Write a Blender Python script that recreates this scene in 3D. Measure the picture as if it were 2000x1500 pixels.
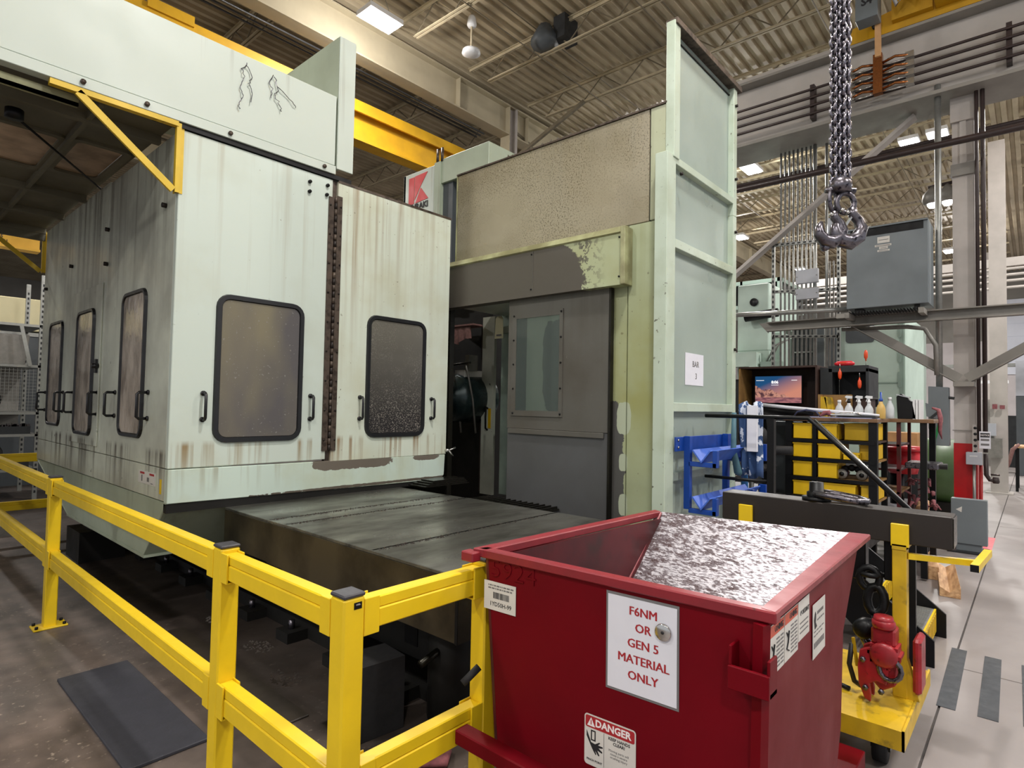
import bpy, bmesh, math, random
from mathutils import Vector, Matrix
random.seed(7)
PI = math.pi
scn = bpy.context.scene
COL = scn.collection
for o in list(bpy.data.objects):
    bpy.data.objects.remove(o)

# ------------------------------------------------------------ camera
CAMX = Vector((0.6624, -0.7489, 0.0188))
CAMF = Vector((0.7484, 0.6625, 0.0351)).normalized()
CAMX = (CAMX - CAMF * CAMX.dot(CAMF)).normalized()
CAMU = CAMX.cross(CAMF)
cam_d = bpy.data.cameras.new('camera')
cam_d.sensor_width = 36
cam_d.lens = 1153.87 / 2000 * 36
cam_d.clip_start = 0.05
cam_d.clip_end = 300
cam = bpy.data.objects.new('camera', cam_d)
COL.objects.link(cam)
mw = Matrix.Identity(4)
for i in range(3):
    mw[i][0] = CAMX[i]; mw[i][1] = CAMU[i]; mw[i][2] = -CAMF[i]
mw[2][3] = 1.65
cam.matrix_world = mw
scn.camera = cam

# ------------------------------------------------------------ light and exposure
world = bpy.data.worlds.new('hall_ambience')
scn.world = world
world.use_nodes = True
world.node_tree.nodes['Background'].inputs[0].default_value = (0.92, 0.95, 1.0, 1)
world.node_tree.nodes['Background'].inputs[1].default_value = 0.7
scn.view_settings.view_transform = 'Standard'
scn.view_settings.look = 'None'
scn.view_settings.gamma = 1
scn.view_settings.use_curve_mapping = False
scn.view_settings.exposure = 0.0

def area(name, loc, size, power, col=(1, .97, .93), rot=(0, 0, 0), sy=None):
    d = bpy.data.lights.new(name, 'AREA')
    d.energy = power; d.color = col
    d.shape = 'RECTANGLE'; d.size = size; d.size_y = sy or size
    o = bpy.data.objects.new(name, d)
    COL.objects.link(o); o.location = loc; o.rotation_euler = rot
    return o
# the hall's high-bay lamps, in rows under the joists
LAMPS = [(5.6, 8.0, 1), (-3.5, 4.6, 0), (2.4, 0.6, 0), (-3.5, -3.0, 0), (3.4, -4.6, 0), (9.0, -3.4, 0), (-8.5, 1.0, 0),
         (0.4, 14.5, 0), (15.5, 5.5, 0), (14.0, -2.5, 0), (21.5, 8.0, 1), (28.2, 2.4, 1), (22, -3, 0)]
for i, (x, y, v) in enumerate(LAMPS):
    area('lamp_light', (x, y, 7.86), 0.5, 260 if x < 12 else 600, sy=0.5)
    d = bpy.data.lights.new('lamp_spill', 'POINT'); d.energy = 190 if x < 12 else 240; d.shadow_soft_size = .14; d.color = (1, .96, .93)
    o = bpy.data.objects.new('lamp_spill', d); COL.objects.link(o); o.location = (x, y, 7.70)

# ------------------------------------------------------------ mesh helpers
ORG = {}
def hexc(h):
    h = h.lstrip('#')
    c = [int(h[i:i + 2], 16) / 255 for i in (0, 2, 4)]
    return tuple((v / 12.92 if v <= .04045 else ((v + .055) / 1.055) ** 2.4) for v in c) + (1,)

def frame(d):
    d = Vector(d).normalized()
    a = Vector((0, 0, 1)) if abs(d.z) < .9 else Vector((1, 0, 0))
    u = d.cross(a).normalized()
    return u, d.cross(u).normalized()

class MB:
    def __init__(s):
        s.v = []; s.f = []; s.sm = []
    def add(s, vs, fs, smooth=False):
        b = len(s.v)
        s.v += [tuple(v) for v in vs]
        s.f += [tuple(b + i for i in f) for f in fs]
        s.sm += [smooth] * len(fs)
        return s
    def box(s, x0, x1, y0, y1, z0, z1):
        x0, x1 = sorted((x0, x1)); y0, y1 = sorted((y0, y1)); z0, z1 = sorted((z0, z1))
        v = [(x0, y0, z0), (x1, y0, z0), (x1, y1, z0), (x0, y1, z0), (x0, y0, z1), (x1, y0, z1), (x1, y1, z1), (x0, y1, z1)]
        return s.add(v, [(0, 3, 2, 1), (4, 5, 6, 7), (0, 1, 5, 4), (1, 2, 6, 5), (2, 3, 7, 6), (3, 0, 4, 7)])
    def hexa(s, b, t):
        """b, t: four corner points, bottom and top, counter-clockwise from above"""
        return s.add(list(b) + list(t), [(0, 3, 2, 1), (4, 5, 6, 7), (0, 1, 5, 4), (1, 2, 6, 5), (2, 3, 7, 6), (3, 0, 4, 7)])
    def prism(s, pts, ext):
        n = len(pts); e = Vector(ext)
        v = [Vector(p) for p in pts]; w = [p + e for p in v]
        f = [tuple(range(n))[::-1], tuple(range(n, 2 * n))]
        f += [(i, (i + 1) % n, n + (i + 1) % n, n + i) for i in range(n)]
        return s.add(v + w, f)
    def bar(s, p0, p1, w, h, up=(0, 0, 1)):
        p0 = Vector(p0); p1 = Vector(p1); d = (p1 - p0).normalized()
        r = d.cross(Vector(up))
        if r.length < 1e-4: r = d.cross(Vector((1, 0, 0)))
        r.normalize(); u = r.cross(d)
        r *= w / 2; u *= h / 2
        q = [p0 - r - u, p0 + r - u, p0 + r + u, p0 - r + u]
        return s.prism(q, p1 - p0)
    def angle(s, p0, p1, w, t, up=(0, 0, 1), side=1):
        p0 = Vector(p0); p1 = Vector(p1); d = (p1 - p0).normalized()
        r = d.cross(Vector(up)).normalized() * side; u = r.cross(d).normalized() * side
        q = [p0, p0 + r * w, p0 + r * w + u * t, p0 + r * t + u * t, p0 + r * t + u * w, p0 + u * w]
        return s.prism(q, p1 - p0)
    def tube(s, path, r, n=8, closed=False, cap=True, sq=1.0):
        P = [Vector(p) for p in path]; m = len(P)
        R = r if isinstance(r, (list, tuple)) else [r] * m
        vs = []; pu = None
        for i in range(m):
            if closed: d = P[(i + 1) % m] - P[i - 1]
            else: d = P[min(i + 1, m - 1)] - P[max(i - 1, 0)]
            d.normalize()
            if pu is None: u, w = frame(d)
            else:
                u = (pu - d * pu.dot(d))
                u = u.normalized() if u.length > 1e-5 else frame(d)[0]
                w = d.cross(u)
            pu = u
            for k in range(n):
                a = 2 * PI * k / n
                vs.append(P[i] + u * math.cos(a) * R[i] + w * math.sin(a) * R[i] * sq)
        fs = []
        for i in range(m if closed else m - 1):
            j = (i + 1) % m
            for k in range(n):
                l = (k + 1) % n
                fs.append((i * n + k, i * n + l, j * n + l, j * n + k))
        if not closed and cap:
            fs.append(tuple(range(n))[::-1]); fs.append(tuple((m - 1) * n + k for k in range(n)))
        return s.add(vs, fs, n > 5)
    def cyl(s, p0, p1, r, n=12, r1=None):
        return s.tube([p0, p1], [r, r if r1 is None else r1], n)
    def lathe(s, c, prof, n=16, axis=(0, 0, 1)):
        a = Vector(axis).normalized(); u, w = frame(a); c = Vector(c)
        vs = []
        for (r, h) in prof:
            for k in range(n):
                t = 2 * PI * k / n
                vs.append(c + a * h + u * math.cos(t) * r + w * math.sin(t) * r)
        m = len(prof)
        fs = [(i * n + k, i * n + (k + 1) % n, (i + 1) * n + (k + 1) % n, (i + 1) * n + k) for i in range(m - 1) for k in range(n)]
        fs.append(tuple(range(n))[::-1]); fs.append(tuple((m - 1) * n + k for k in range(n)))
        return s.add(vs, fs, True)
    def ball(s, c, r, n=10):
        rr = r if isinstance(r, (tuple, list)) else (r, r, r)
        vs = []; m = n // 2 + 1
        for i in range(m):
            t = PI * (i + .02) / (m - 1 + .04)
            for k in range(n):
                a = 2 * PI * k / n
                vs.append((c[0] + rr[0] * math.sin(t) * math.cos(a), c[1] + rr[1] * math.sin(t) * math.sin(a), c[2] + rr[2] * math.cos(t)))
        fs = [(i * n + k, (i + 1) * n + k, (i + 1) * n + (k + 1) % n, i * n + (k + 1) % n) for i in range(m - 1) for k in range(n)]
        fs.append(tuple(range(n))); fs.append(tuple((m - 1) * n + k for k in range(n))[::-1])
        return s.add(vs, fs, True)
    def ring_plate(s, outer, inner, ext):
        """frame between two outlines with the same number of points"""
        n = len(outer); e = Vector(ext)
        O = [Vector(p) for p in outer]; I = [Vector(p) for p in inner]
        v = O + I + [p + e for p in O] + [p + e for p in I]
        f = []
        for i in range(n):
            j = (i + 1) % n
            f += [(i, j, n + j, n + i), (2 * n + i, 3 * n + i, 3 * n + j, 2 * n + j), (i, 2 * n + i, 2 * n + j, j), (n + i, n + j, 3 * n + j, 3 * n + i)]
        return s.add(v, f)
    def build(s, name, m, parent=None, kind=None, bevel=0, label=None, fix=True):
        off = ORG.get(parent.name, Vector()) if parent else Vector()
        me = bpy.data.meshes.new(name)
        me.from_pydata([(v[0] - off.x, v[1] - off.y, v[2] - off.z) for v in s.v], [], s.f)
        me.polygons.foreach_set('use_smooth', s.sm)
        if fix:
            bm = bmesh.new(); bm.from_mesh(me)
            bmesh.ops.recalc_face_normals(bm, faces=bm.faces)
            bm.to_mesh(me); bm.free()
        me.materials.append(m)
        o = bpy.data.objects.new(name, me); COL.objects.link(o)
        if parent: o.parent = parent
        ORG[o.name] = off
        if bevel:
            b = o.modifiers.new('edge', 'BEVEL'); b.width = bevel; b.segments = 1; b.limit_method = 'ANGLE'; b.angle_limit = .7
        if kind: o['kind'] = kind
        if label: o['label'] = label
        return o

def tag(o, label, cat, group=None):
    o['label'] = label; o['category'] = cat
    if group: o['group'] = group
    return o
def thing(name, label, cat, loc=(0, 0, 0), group=None):
    o = bpy.data.objects.new(name, None); COL.objects.link(o)
    o.empty_display_size = .1
    o.location = loc; ORG[o.name] = Vector(loc)
    return tag(o, label, cat, group)
def solo(mb, name, m, label, cat, loc, group=None, bevel=0):
    """a thing that is one mesh, its origin at its base"""
    o = mb.build(name, m, None, bevel=bevel)
    L = Vector(loc)
    for v in o.data.vertices: v.co -= L
    o.location = L
    return tag(o, label, cat, group)
def struct(mb, name, m, bevel=0):
    return mb.build(name, m, None, 'structure', bevel)
def dup(root, loc, label=None, rz=None, group=None):
    r = root.copy(); COL.objects.link(r); r.location = loc
    if rz is not None: r.rotation_euler = (0, 0, rz)
    if label: r['label'] = label
    if group: r['group'] = group
    for ch in list(root.children):
        c = ch.copy(); COL.objects.link(c); c.parent = r
        for g in list(ch.children):
            d = g.copy(); COL.objects.link(d); d.parent = c
    return r

# ------------------------------------------------------------ materials
class NT:
    def __init__(s, name, rough=.5, metal=0, col=(1, 1, 1, 1), spec=.5):
        s.m = bpy.data.materials.new(name); s.m.use_nodes = True
        s.t = s.m.node_tree; s.n = s.t.nodes; s.l = s.t.links
        s.b = s.n['Principled BSDF']
        s.b.inputs['Roughness'].default_value = rough
        s.b.inputs['Metallic'].default_value = metal
        s.b.inputs['Base Color'].default_value = col
        s.b.inputs['Specular IOR Level'].default_value = spec
        s._p = None
    def nd(s, t, **k):
        n = s.n.new(t)
        for a, b in k.items(): setattr(n, a, b)
        return n
    def put(s, sock, v):
        if hasattr(v, 'is_output') or hasattr(v, 'links'): s.l.new(v, sock)
        else: sock.default_value = v
    def pos(s):
        if not s._p: s._p = s.nd('ShaderNodeNewGeometry').outputs['Position']
        return s._p
    def math(s, op, a, b=0.0, c=None, clamp=False):
        n = s.nd('ShaderNodeMath', operation=op); n.use_clamp = clamp
        s.put(n.inputs[0], a); s.put(n.inputs[1], b)
        if c is not None: s.put(n.inputs[2], c)
        return n.outputs[0]
    def xyz(s, i):
        if not hasattr(s, '_x'):
            s._x = s.nd('ShaderNodeSeparateXYZ'); s.l.new(s.pos(), s._x.inputs[0])
        return s._x.outputs[i]
    def noise(s, scale, stretch=(1, 1, 1), detail=3, off=(0, 0, 0), rough=.55):
        m = s.nd('ShaderNodeMapping'); s.l.new(s.pos(), m.inputs[0])
        m.inputs['Scale'].default_value = stretch; m.inputs['Location'].default_value = off
        n = s.nd('ShaderNodeTexNoise'); s.l.new(m.outputs[0], n.inputs['Vector'])
        n.inputs['Scale'].default_value = scale; n.inputs['Detail'].default_value = detail
        n.inputs['Roughness'].default_value = rough
        return n.outputs[0]
    def ramp(s, v, a, b, lo=0, hi=1):
        n = s.nd('ShaderNodeMapRange'); n.clamp = True
        s.put(n.inputs[0], v)
        for i, q in ((1, a), (2, b), (3, lo), (4, hi)): n.inputs[i].default_value = q
        return n.outputs[0]
    def mix(s, f, a, b):
        n = s.nd('ShaderNodeMix', data_type='RGBA')
        s.put(n.inputs[0], f); s.put(n.inputs[6], a); s.put(n.inputs[7], b)
        return n.outputs[2]
    def color(s, c): s.put(s.b.inputs['Base Color'], c)
    def bump(s, h, st=.3, d=.01):
        n = s.nd('ShaderNodeBump'); n.inputs['Strength'].default_value = st; n.inputs['Distance'].default_value = d
        s.put(n.inputs['Height'], h); s.l.new(n.outputs[0], s.b.inputs['Normal'])

def simple(name, c, rough=.5, metal=0, var=.12, scale=6, bump=0, spec=.5, dark=None, dsc=12, dth=(.62, .7)):
    t = NT(name, rough, metal, spec=spec)
    b = hexc(c); d = tuple(v * (1 - var * 2) for v in b[:3]) + (1,)
    n = t.noise(scale, detail=4)
    c0 = t.mix(t.ramp(n, .35, .7), b, d)
    if dark: c0 = t.mix(t.ramp(t.noise(dsc, detail=5, off=(3, 1, 7)), *dth), c0, hexc(dark))
    t.color(c0)
    t.put(t.b.inputs['Roughness'], t.ramp(n, .3, .7, max(0, rough - .08), min(1, rough + .08)))
    if bump: t.bump(t.noise(scale * 12), bump, .004)
    return t.m

def painted(name, base, grime='#8f9180', g=(.45, .75), gs=1.6, streak=None, top=3.5, length=1.2, sth=(.55, .68), sden=14, axis=0, low=None, rough=.42, speck=None, spth=(.68, .74), spk=40, patch=None, sfx=1.0):
    """painted sheet steel: soft grime, runs below an edge, specks, bare primer where the paint has come off"""
    t = NT(name, rough)
    c = t.mix(t.ramp(t.noise(gs, detail=5), g[0], g[1], 0, .8), hexc(base), hexc(grime))
    if streak:
        sc = (sden, sden, .35)
        n = t.noise(1.0, sc, detail=4, off=(1.3, .2, 0))
        m = t.ramp(n, sth[0], sth[1])
        fall = t.ramp(t.xyz(2), top - length, top, 0, 1)
        n2 = t.noise(.8, (1, 1, .3), detail=2, off=(5, 3, 0))
        m = t.math('MULTIPLY', t.math('MULTIPLY', m, fall), t.ramp(n2, .4, .6, .25, 1))
        c = t.mix(t.math('MULTIPLY', m, sfx), c, hexc(streak))
        if low:
            m2 = t.ramp(t.noise(1.0, sc, detail=4, off=(8, 4, 2)), .48, .62)
            f2 = t.math('MULTIPLY', t.ramp(t.xyz(2), low - .04, low, 1, 0), t.ramp(t.xyz(2), low - .45, low - .05, 0, 1))
            c = t.mix(t.math('MULTIPLY', m2, f2), c, hexc(streak))
    if speck:
        m = t.ramp(t.noise(spk, detail=2), *spth)
        m = t.math('MULTIPLY', m, t.ramp(t.noise(1.1, off=(9, 2, 4)), .35, .6))
        c = t.mix(m, c, hexc(speck))
    if patch: c = patch(t, c)
    t.color(c)
    t.put(t.b.inputs['Roughness'], t.ramp(t.noise(3), .3, .7, rough - .1, rough + .12))
    t.bump(t.noise(5), .05, .01)
    return t.m

PRIMER = '#57544e'
def blob(t, c, cy, cz, ry, rz, amp=.35, col=PRIMER, ns=6, ax=1):
    """irregular patch in the y-z (or x-z) plane where the top coat has come off"""
    dy = t.math('DIVIDE', t.math('SUBTRACT', t.xyz(ax), cy), ry)
    dz = t.math('DIVIDE', t.math('SUBTRACT', t.xyz(2), cz), rz)
    d = t.math('ADD', t.math('POWER', t.math('ABSOLUTE', dy), 3.0), t.math('POWER', t.math('ABSOLUTE', dz), 3.0))
    d = t.math('ADD', d, t.math('MULTIPLY', t.math('SUBTRACT', t.noise(ns * 1.6, detail=9, rough=.68), .5), amp * 5))
    return t.mix(t.ramp(d, .97, 1.0, 1, 0), c, hexc(col))

MINT = '#c6d1c7'
def skirt_peel(t, c):
    c = blob(t, c, 2.93, 1.13, .40, .055, .5, '#6a6258', 7, 0)
    c = blob(t, c, 3.74, 1.14, .16, .035, .5, '#6a6258', 9, 0)
    c = blob(t, c, 3.2, .93, 1.1, .012, .8, '#5a5248', 11, 0)
    return c
M = {}
M['mint'] = painted('mint_paint_front', MINT, '#b9bfae', (.5, .8), 1.3, '#8f7d5c', 3.5, 1.6, (.55, .7), 13, low=1.36, speck='#7a735f', spth=(.74, .78), spk=22, sfx=.5)
M['mint_rust'] = painted('mint_paint_rusty_runs', '#cdd5c6', '#bdbca0', (.45, .75), 1.6, '#836031', 3.55, 2.0, (.47, .64), 15, low=1.37, speck='#6b6450', spth=(.72, .76), spk=30, sfx=.9)
M['mint_clean'] = painted('mint_paint_header', '#bcc5bb', '#a3a899', (.55, .85), .9, '#7b7466', 4.25, .35, (.62, .7), 11, sfx=.5)
M['mint_side'] = painted('mint_paint_left_side', '#c8cdbd', '#96968a', (.38, .66), 1.5, '#5a554a', 3.6, 1.7, (.47, .62), 11, low=1.3, speck='#4c4a42', spth=(.72, .76), spk=18, sfx=.75)
M['mint_skirt'] = painted('mint_paint_skirt', '#c3d3c8', '#b5b99b', (.45, .75), 1.8, '#7d6a3f', 1.2, .25, (.52, .64), 16, patch=skirt_peel, sfx=.6)
M['mint_funnel'] = painted('mint_paint_funnel', '#a8b39f', '#8b9280', (.4, .75), 1.4, '#66624f', 1.0, .5, (.58, .68), 9, sfx=.5)
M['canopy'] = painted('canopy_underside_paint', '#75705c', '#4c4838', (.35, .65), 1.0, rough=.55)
M['upper'] = painted('stained_upper_panel', '#9b937d', '#776e58', (.3, .68), 1.0, '#8d8876', 4.05, 1.0, (.5, .7), 14, speck='#5d5543', spth=(.5, .68), spk=75, rough=.27, sfx=.5)
M['upper_r'] = painted('stained_end_panel', '#aab092', '#97987b', (.4, .7), 1.2, '#7b7a60', 4.05, 1.2, (.55, .7), 12, speck='#554f3d', spth=(.7, .74), spk=34, rough=.34)
def strip_patch(t, c):
    # yellow-brown oil stain around mid height, then bare primer down the edge by the door
    c = t.mix(t.math('MULTIPLY', t.math('MULTIPLY', t.ramp(t.xyz(2), 1.05, 1.7, 0, 1), t.ramp(t.xyz(2), 2.0, 2.7, 1, 0)), t.ramp(t.noise(2.2), .3, .6, .25, .75)), c, hexc('#8e8c45'))
    c = blob(t, c, 2.60, .62, .115, 1.1, .5, '#4d4c49', 3.6)
    c = blob(t, c, 2.50, 1.56, .065, .13, .3, '#aab29a', 5)
    c = blob(t, c, 2.50, 1.20, .04, .07, .25, '#aab29a', 7)
    c = blob(t, c, 2.50, .86, .04, .09, .25, '#aab29a', 7)
    return c
M['strip'] = painted('oil_stained_mint', '#a3ac8b', '#8e9270', (.4, .7), 1.8, '#7d7c4d', 3.1, 1.5, (.5, .66), 10, speck='#4b4735', spth=(.7, .74), spk=26, patch=strip_patch, sfx=.6)
def hdr_patch(t, c):
    c = blob(t, c, 4.1, 2.72, 1.25, .42, .12, '#4f4a42', 4.5)
    m = t.math('MULTIPLY', t.ramp(t.noise(26, detail=2), .52, .56), t.math('MULTIPLY', t.ramp(t.xyz(1), 2.62, 2.86, 0, 1), t.ramp(t.xyz(1), 2.86, 3.0, 1, 0)))
    return t.mix(m, c, hexc('#4f4a42'))
M['header'] = painted('peeling_header_paint', '#abb492', '#9a9b70', (.4, .7), 1.6, speck='#55503c', spth=(.72, .76), spk=30, patch=hdr_patch)
M['header_edge'] = painted('stained_header_edge', '#a8a980', '#6f6a4a', (.4, .6), 3.5)
def door_patch(t, c):
    return c
M['primer'] = painted('bare_grey_primer', '#57554f', '#4a453d', (.4, .7), 2.2, '#3c382f', 2.7, 1.0, (.55, .7), 8, speck='#6f6d66', spth=(.74, .78), spk=22, rough=.46, sfx=.5)
M['primer_low'] = painted('bare_grey_primer_low', '#515253', '#454342', (.4, .75), 1.8, speck='#656560', spth=(.75, .79), spk=22, rough=.42)
M['tall'] = painted('recess_shaded_mint', '#98a59c', '#82908a', (.4, .8), .9, rough=.36)  # recess shade mixed into the colour, duller than the ribs
M['tall_rib'] = painted('chipped_mint_edge', '#b7c4b3', '#9aa48b', (.45, .75), 2.5, speck='#4f4a3c', spth=(.68, .71), spk=24)
def tgl(t, c):
    return blob(t, c, 0, 0, 1, 1)
M['steel_dark'] = simple('oily_dark_steel', '#34322c', .28, .75, .2, 3, dark='#1d1a16', dsc=3)
t = NT('way_cover_steel', .3, .85)
n1 = t.noise(1.6, (1, 2.5, 1), 5); n2 = t.noise(14, (1, 4, 1), 4)
c = t.mix(t.ramp(n1, .35, .65), hexc('#a3a29a'), hexc('#55544e'))  # tones raised to stand in for reflections on the cover top
c = t.mix(t.ramp(n2, .45, .8, 0, .5), c, hexc('#8a8980'))
t.color(c); t.put(t.b.inputs['Roughness'], t.ramp(n1, .3, .7, .2, .46)); t.bump(n2, .06, .004)
M['cover'] = t.m
t = NT('way_cover_side', .32, .8)
n1 = t.noise(2.2, detail=5)
c = t.mix(t.ramp(n1, .35, .65), hexc('#6e6550'), hexc('#363027'))
t.color(c); t.bump(t.noise(8), .08, .004)
M['cover_side'] = t.m
M['yellow'] = simple('safety_yellow', '#eac51c', .38, 0, .06, 5, bump=.03)
M['yellow_old'] = simple('worn_yellow_paint', '#d3ac1c', .5, 0, .14, 6, dark='#7d6a20', dsc=9, dth=(.58, .7))
M['yellow_dk'] = simple('crane_yellow', '#d5a21a', .5, 0, .12, 2)
M['yellow_bk'] = simple('bracket_yellow', '#d9b62a', .45, 0, .1, 5, dark='#6b5a1c', dsc=16, dth=(.66, .74))
M['bin'] = simple('bin_yellow', '#e0b50c', .45, 0, .05, 6)
M['cap'] = simple('black_plastic', '#38373d', .5, 0, .1, 20)
M['black'] = simple('black_paint', '#0c0c0e', .45, 0, .15, 10, spec=.25)
M['rubber'] = simple('black_rubber', '#1c1b1d', .72, 0, .2, 18)
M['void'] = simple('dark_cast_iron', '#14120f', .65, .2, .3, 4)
M['handle'] = simple('handle_black', '#16161a', .35, 0, .1, 12)
M['hinge'] = simple('rusty_hinge_steel', '#594c42', .5, .35, .2, 10, dark='#352a22', dsc=25, dth=(.5, .62))
M['knuckle'] = simple('hinge_pin_steel', '#2c2420', .5, .4, .2, 20)
M['gasket'] = simple('window_gasket', '#15161a', .45, 0, .1, 14)
M['red'] = simple('hopper_red', '#6a0412', .5, 0, .12, 2.5, bump=.01, spec=.12)
M['red_rim'] = simple('hopper_rim_red', '#86202a', .45, 0, .12, 9, dark='#4c2a26', dsc=30, dth=(.66, .72))
M['red_in'] = simple('hopper_inside_red', '#560d15', .42, 0, .3, 3, dark='#33100f', dsc=6, dth=(.5, .68))
M['red_post'] = simple('column_red', '#a80c12', .42, 0, .1, 4)
M['red_hook'] = simple('clamp_red', '#a3202a', .38, 0, .2, 12, dark='#3d1416', dsc=20, dth=(.6, .7))
M['blue'] = simple('bracket_blue', '#0b3f98', .42, 0, .1, 7)
M['blue_lt'] = simple('rest_blue', '#4067c6', .5, 0, .12, 7)
M['grey_box'] = simple('electrical_grey', '#6f777b', .42, 0, .06, 3)
M['grey_lt'] = simple('light_grey_enclosure', '#b4b7bf', .45, 0, .06, 5)
M['galv'] = simple('galvanised_steel', '#9fa09c', .38, .6, .1, 12)
M['galv_dull'] = simple('dull_galvanised', '#8b8882', .5, .3, .14, 9)
M['web_lit'] = simple('runway_web_lit', '#b9b3ad', .5, 0, .08, 2)  # lit face of the girder, coloured paler than its flanges
M['steel_paint'] = simple('grey_painted_beam', '#8e8a83', .5, 0, .1, 2.5)
M['col_paint'] = simple('column_pale_paint', '#b6afa9', .55, 0, .08, 3)
M['truss'] = simple('joist_paint', '#b3a68a', .6, 0, .12, 4)
M['truss_dk'] = simple('joist_web_paint', '#6f6551', .6, 0, .15, 5)
M['girder'] = simple('girder_paint', '#b3a88e', .55, 0, .1, 1.2)
M['pipe_dk'] = simple('dark_brown_pipe', '#382b29', .45, .1, .15, 6)
M['chain'] = simple('chain_steel', '#8a868f', .25, .95, .2, 30)
M['hook'] = simple('hook_forged_steel', '#77737a', .3, .9, .18, 22, dark='#2b2830', dsc=40, dth=(.55, .65))
M['beam_dk'] = simple('dark_mill_scale', '#2e2824', .5, .25, .16, 4)
M['bright'] = simple('bright_steel', '#c9c7c4', .2, .95, .08, 10)
M['oak'] = simple('worn_bench_wood', '#7a5a3c', .5, 0, .18, 6, dark='#3f2c1e', dsc=7, dth=(.55, .7))
M['box_wood'] = simple('dark_stained_wood', '#3a241b', .55, 0, .2, 6)
M['ply'] = simple('raw_box_wood', '#94703d', .6, 0, .18, 8)
t = NT('pine_timber', .6)
w = t.noise(3, (1.2, 9, 14), 5)
t.color(t.mix(t.ramp(w, .3, .7), hexc('#d6ad80'), hexc('#9c7149'))); M['pine'] = t.m
t = NT('grey_timber', .65)
t.color(t.mix(t.ramp(t.noise(3, (1.2, 9, 14), 5), .3, .7), hexc('#b09a85'), hexc('#6c5b4c'))); M['pine_old'] = t.m
M['paper'] = simple('white_paper', '#dcdce4', .6, 0, .03, 8)
M['paper_tan'] = simple('tan_tag', '#ddd6ae', .6, 0, .05, 8)
M['label'] = simple('label_white', '#d2cfc8', .45, 0, .05, 10)
M['orange'] = simple('label_orange', '#c2492a', .45, 0, .05, 10)
M['ink'] = simple('black_ink', '#1c1c20', .6, 0, 0, 5)
M['ink_grey'] = simple('grey_ink', '#6e6c6c', .6, 0, 0, 5)
M['ink_red'] = simple('dark_red_ink', '#a01e26', .6, 0, 0, 5)
M['ink_white'] = simple('white_ink', '#e8e0e0', .5, 0, 0, 5)
M['logo_red'] = simple('logo_red', '#d23a3e', .45, 0, .03, 6)
M['white_pl'] = simple('white_plastic', '#d9dadb', .35, 0, .03, 12)
M['rag'] = simple('red_shop_rag', '#8e5257', .85, 0, .2, 30)
M['rag_gray'] = simple('brown_cloth', '#8a6560', .85, 0, .15, 30)
M['green'] = simple('green_machine_paint', '#4a6538', .45, 0, .15, 4)
M['green_handle'] = simple('green_broom_handle', '#12783f', .4, 0, .05, 8)
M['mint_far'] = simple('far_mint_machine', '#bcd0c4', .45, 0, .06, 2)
M['mint_far_dk'] = simple('far_mint_dark', '#8fa398', .5, 0, .08, 2)  # darker mint for frames, seams and slots
M['far_dark'] = simple('far_machine_dark', '#2a2c2e', .5, .2, .2, 5)
M['far_grey'] = simple('far_cabinet_grey', '#4a4f53', .5, 0, .1, 3)
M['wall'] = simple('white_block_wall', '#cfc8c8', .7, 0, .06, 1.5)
M['wall_dk'] = simple('grey_wall_cladding', '#8b8780', .7, 0, .06, 1.5)  # cladding has its own darker grey
M['door_w'] = simple('white_dock_door', '#dfe3ee', .6, 0, .03, 1.5)
M['amber'] = simple('amber_oil', '#c7a45a', .3, 0, .08, 8)
M['orange_h'] = simple('orange_red_handle', '#d8491f', .35, 0, .05, 12)
M['red_case'] = simple('bright_red_plastic', '#cf2530', .35, 0, .05, 12)
M['copper'] = simple('copper_collector', '#a5683c', .3, .9, .2, 20)
M['cable'] = simple('cable_black', '#17171a', .5, 0, .1, 12)
M['tan_post'] = simple('tan_collector_arm', '#c69a6b', .5, 0, .08, 8)
M['shirt'] = simple('blue_white_cloth', '#33507f', .85, 0, .1, 9, dark='#c9d0de', dsc=9, dth=(.5, .53))
M['teal'] = simple('teal_hose', '#4a6f7c', .6, 0, .1, 9)
M['grating'] = simple('grating_grey', '#8e8d92', .45, .4, .12, 30)
M['pink'] = simple('faded_red_floor_paint', '#d4616a', .5, 0, .1, 9)
M['strip_dk'] = simple('dark_anti_slip_tape', '#3f4247', .75, 0, .1, 14, bump=.2)
M['mat'] = simple('rubber_floor_mat', '#33333a', .7, 0, .1, 7, bump=.2)
M['floor_pad'] = simple('oily_brown_mat', '#3a332b', .5, 0, .2, 4)
M['chips'] = simple('oily_metal_chips', '#3a322b', .4, .5, .3, 20)
def glass(name, c, rough, alpha):
    t = NT(name, rough, 0, hexc(c))
    t.b.inputs['Alpha'].default_value = alpha
    return t
t = NT('frosted_machine_window', .32)
n = t.noise(1.5, (1, 1, .5), 3)
t.color(t.mix(t.ramp(n, .35, .65), hexc('#5f5b5a'), hexc('#77715d')))
t.color(t.mix(t.ramp(t.noise(60, detail=2), .68, .72), t.mix(t.ramp(n, .4, .6), hexc('#565252'), hexc('#77705a')), hexc('#85837e')))
M['frost'] = t.m
t = NT('scratched_machine_window', .25)
m = t.math('MULTIPLY', t.ramp(t.noise(85, (1, 1, 1.3), detail=5), .52, .72), t.ramp(t.noise(2.4, off=(2, 5, 1)), .35, .6))
base = t.mix(t.ramp(t.xyz(2), 1.5, 2.3), hexc('#2f2d2e'), hexc('#6a675f'))
t.color(t.mix(m, base, hexc('#a29c92')))
M['scratch'] = t.m
t = NT('side_window_film', .12)
w = t.noise(3.2, (1, 1.6, .8), 5)
t.color(t.mix(t.ramp(w, .4, .62), hexc('#bbb0a3'), hexc('#857b70')))
t.bump(w, .5, .03)
M['film'] = t.m
t = NT('cloudy_roof_window', .4)
w = t.noise(5, detail=5)
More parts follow.
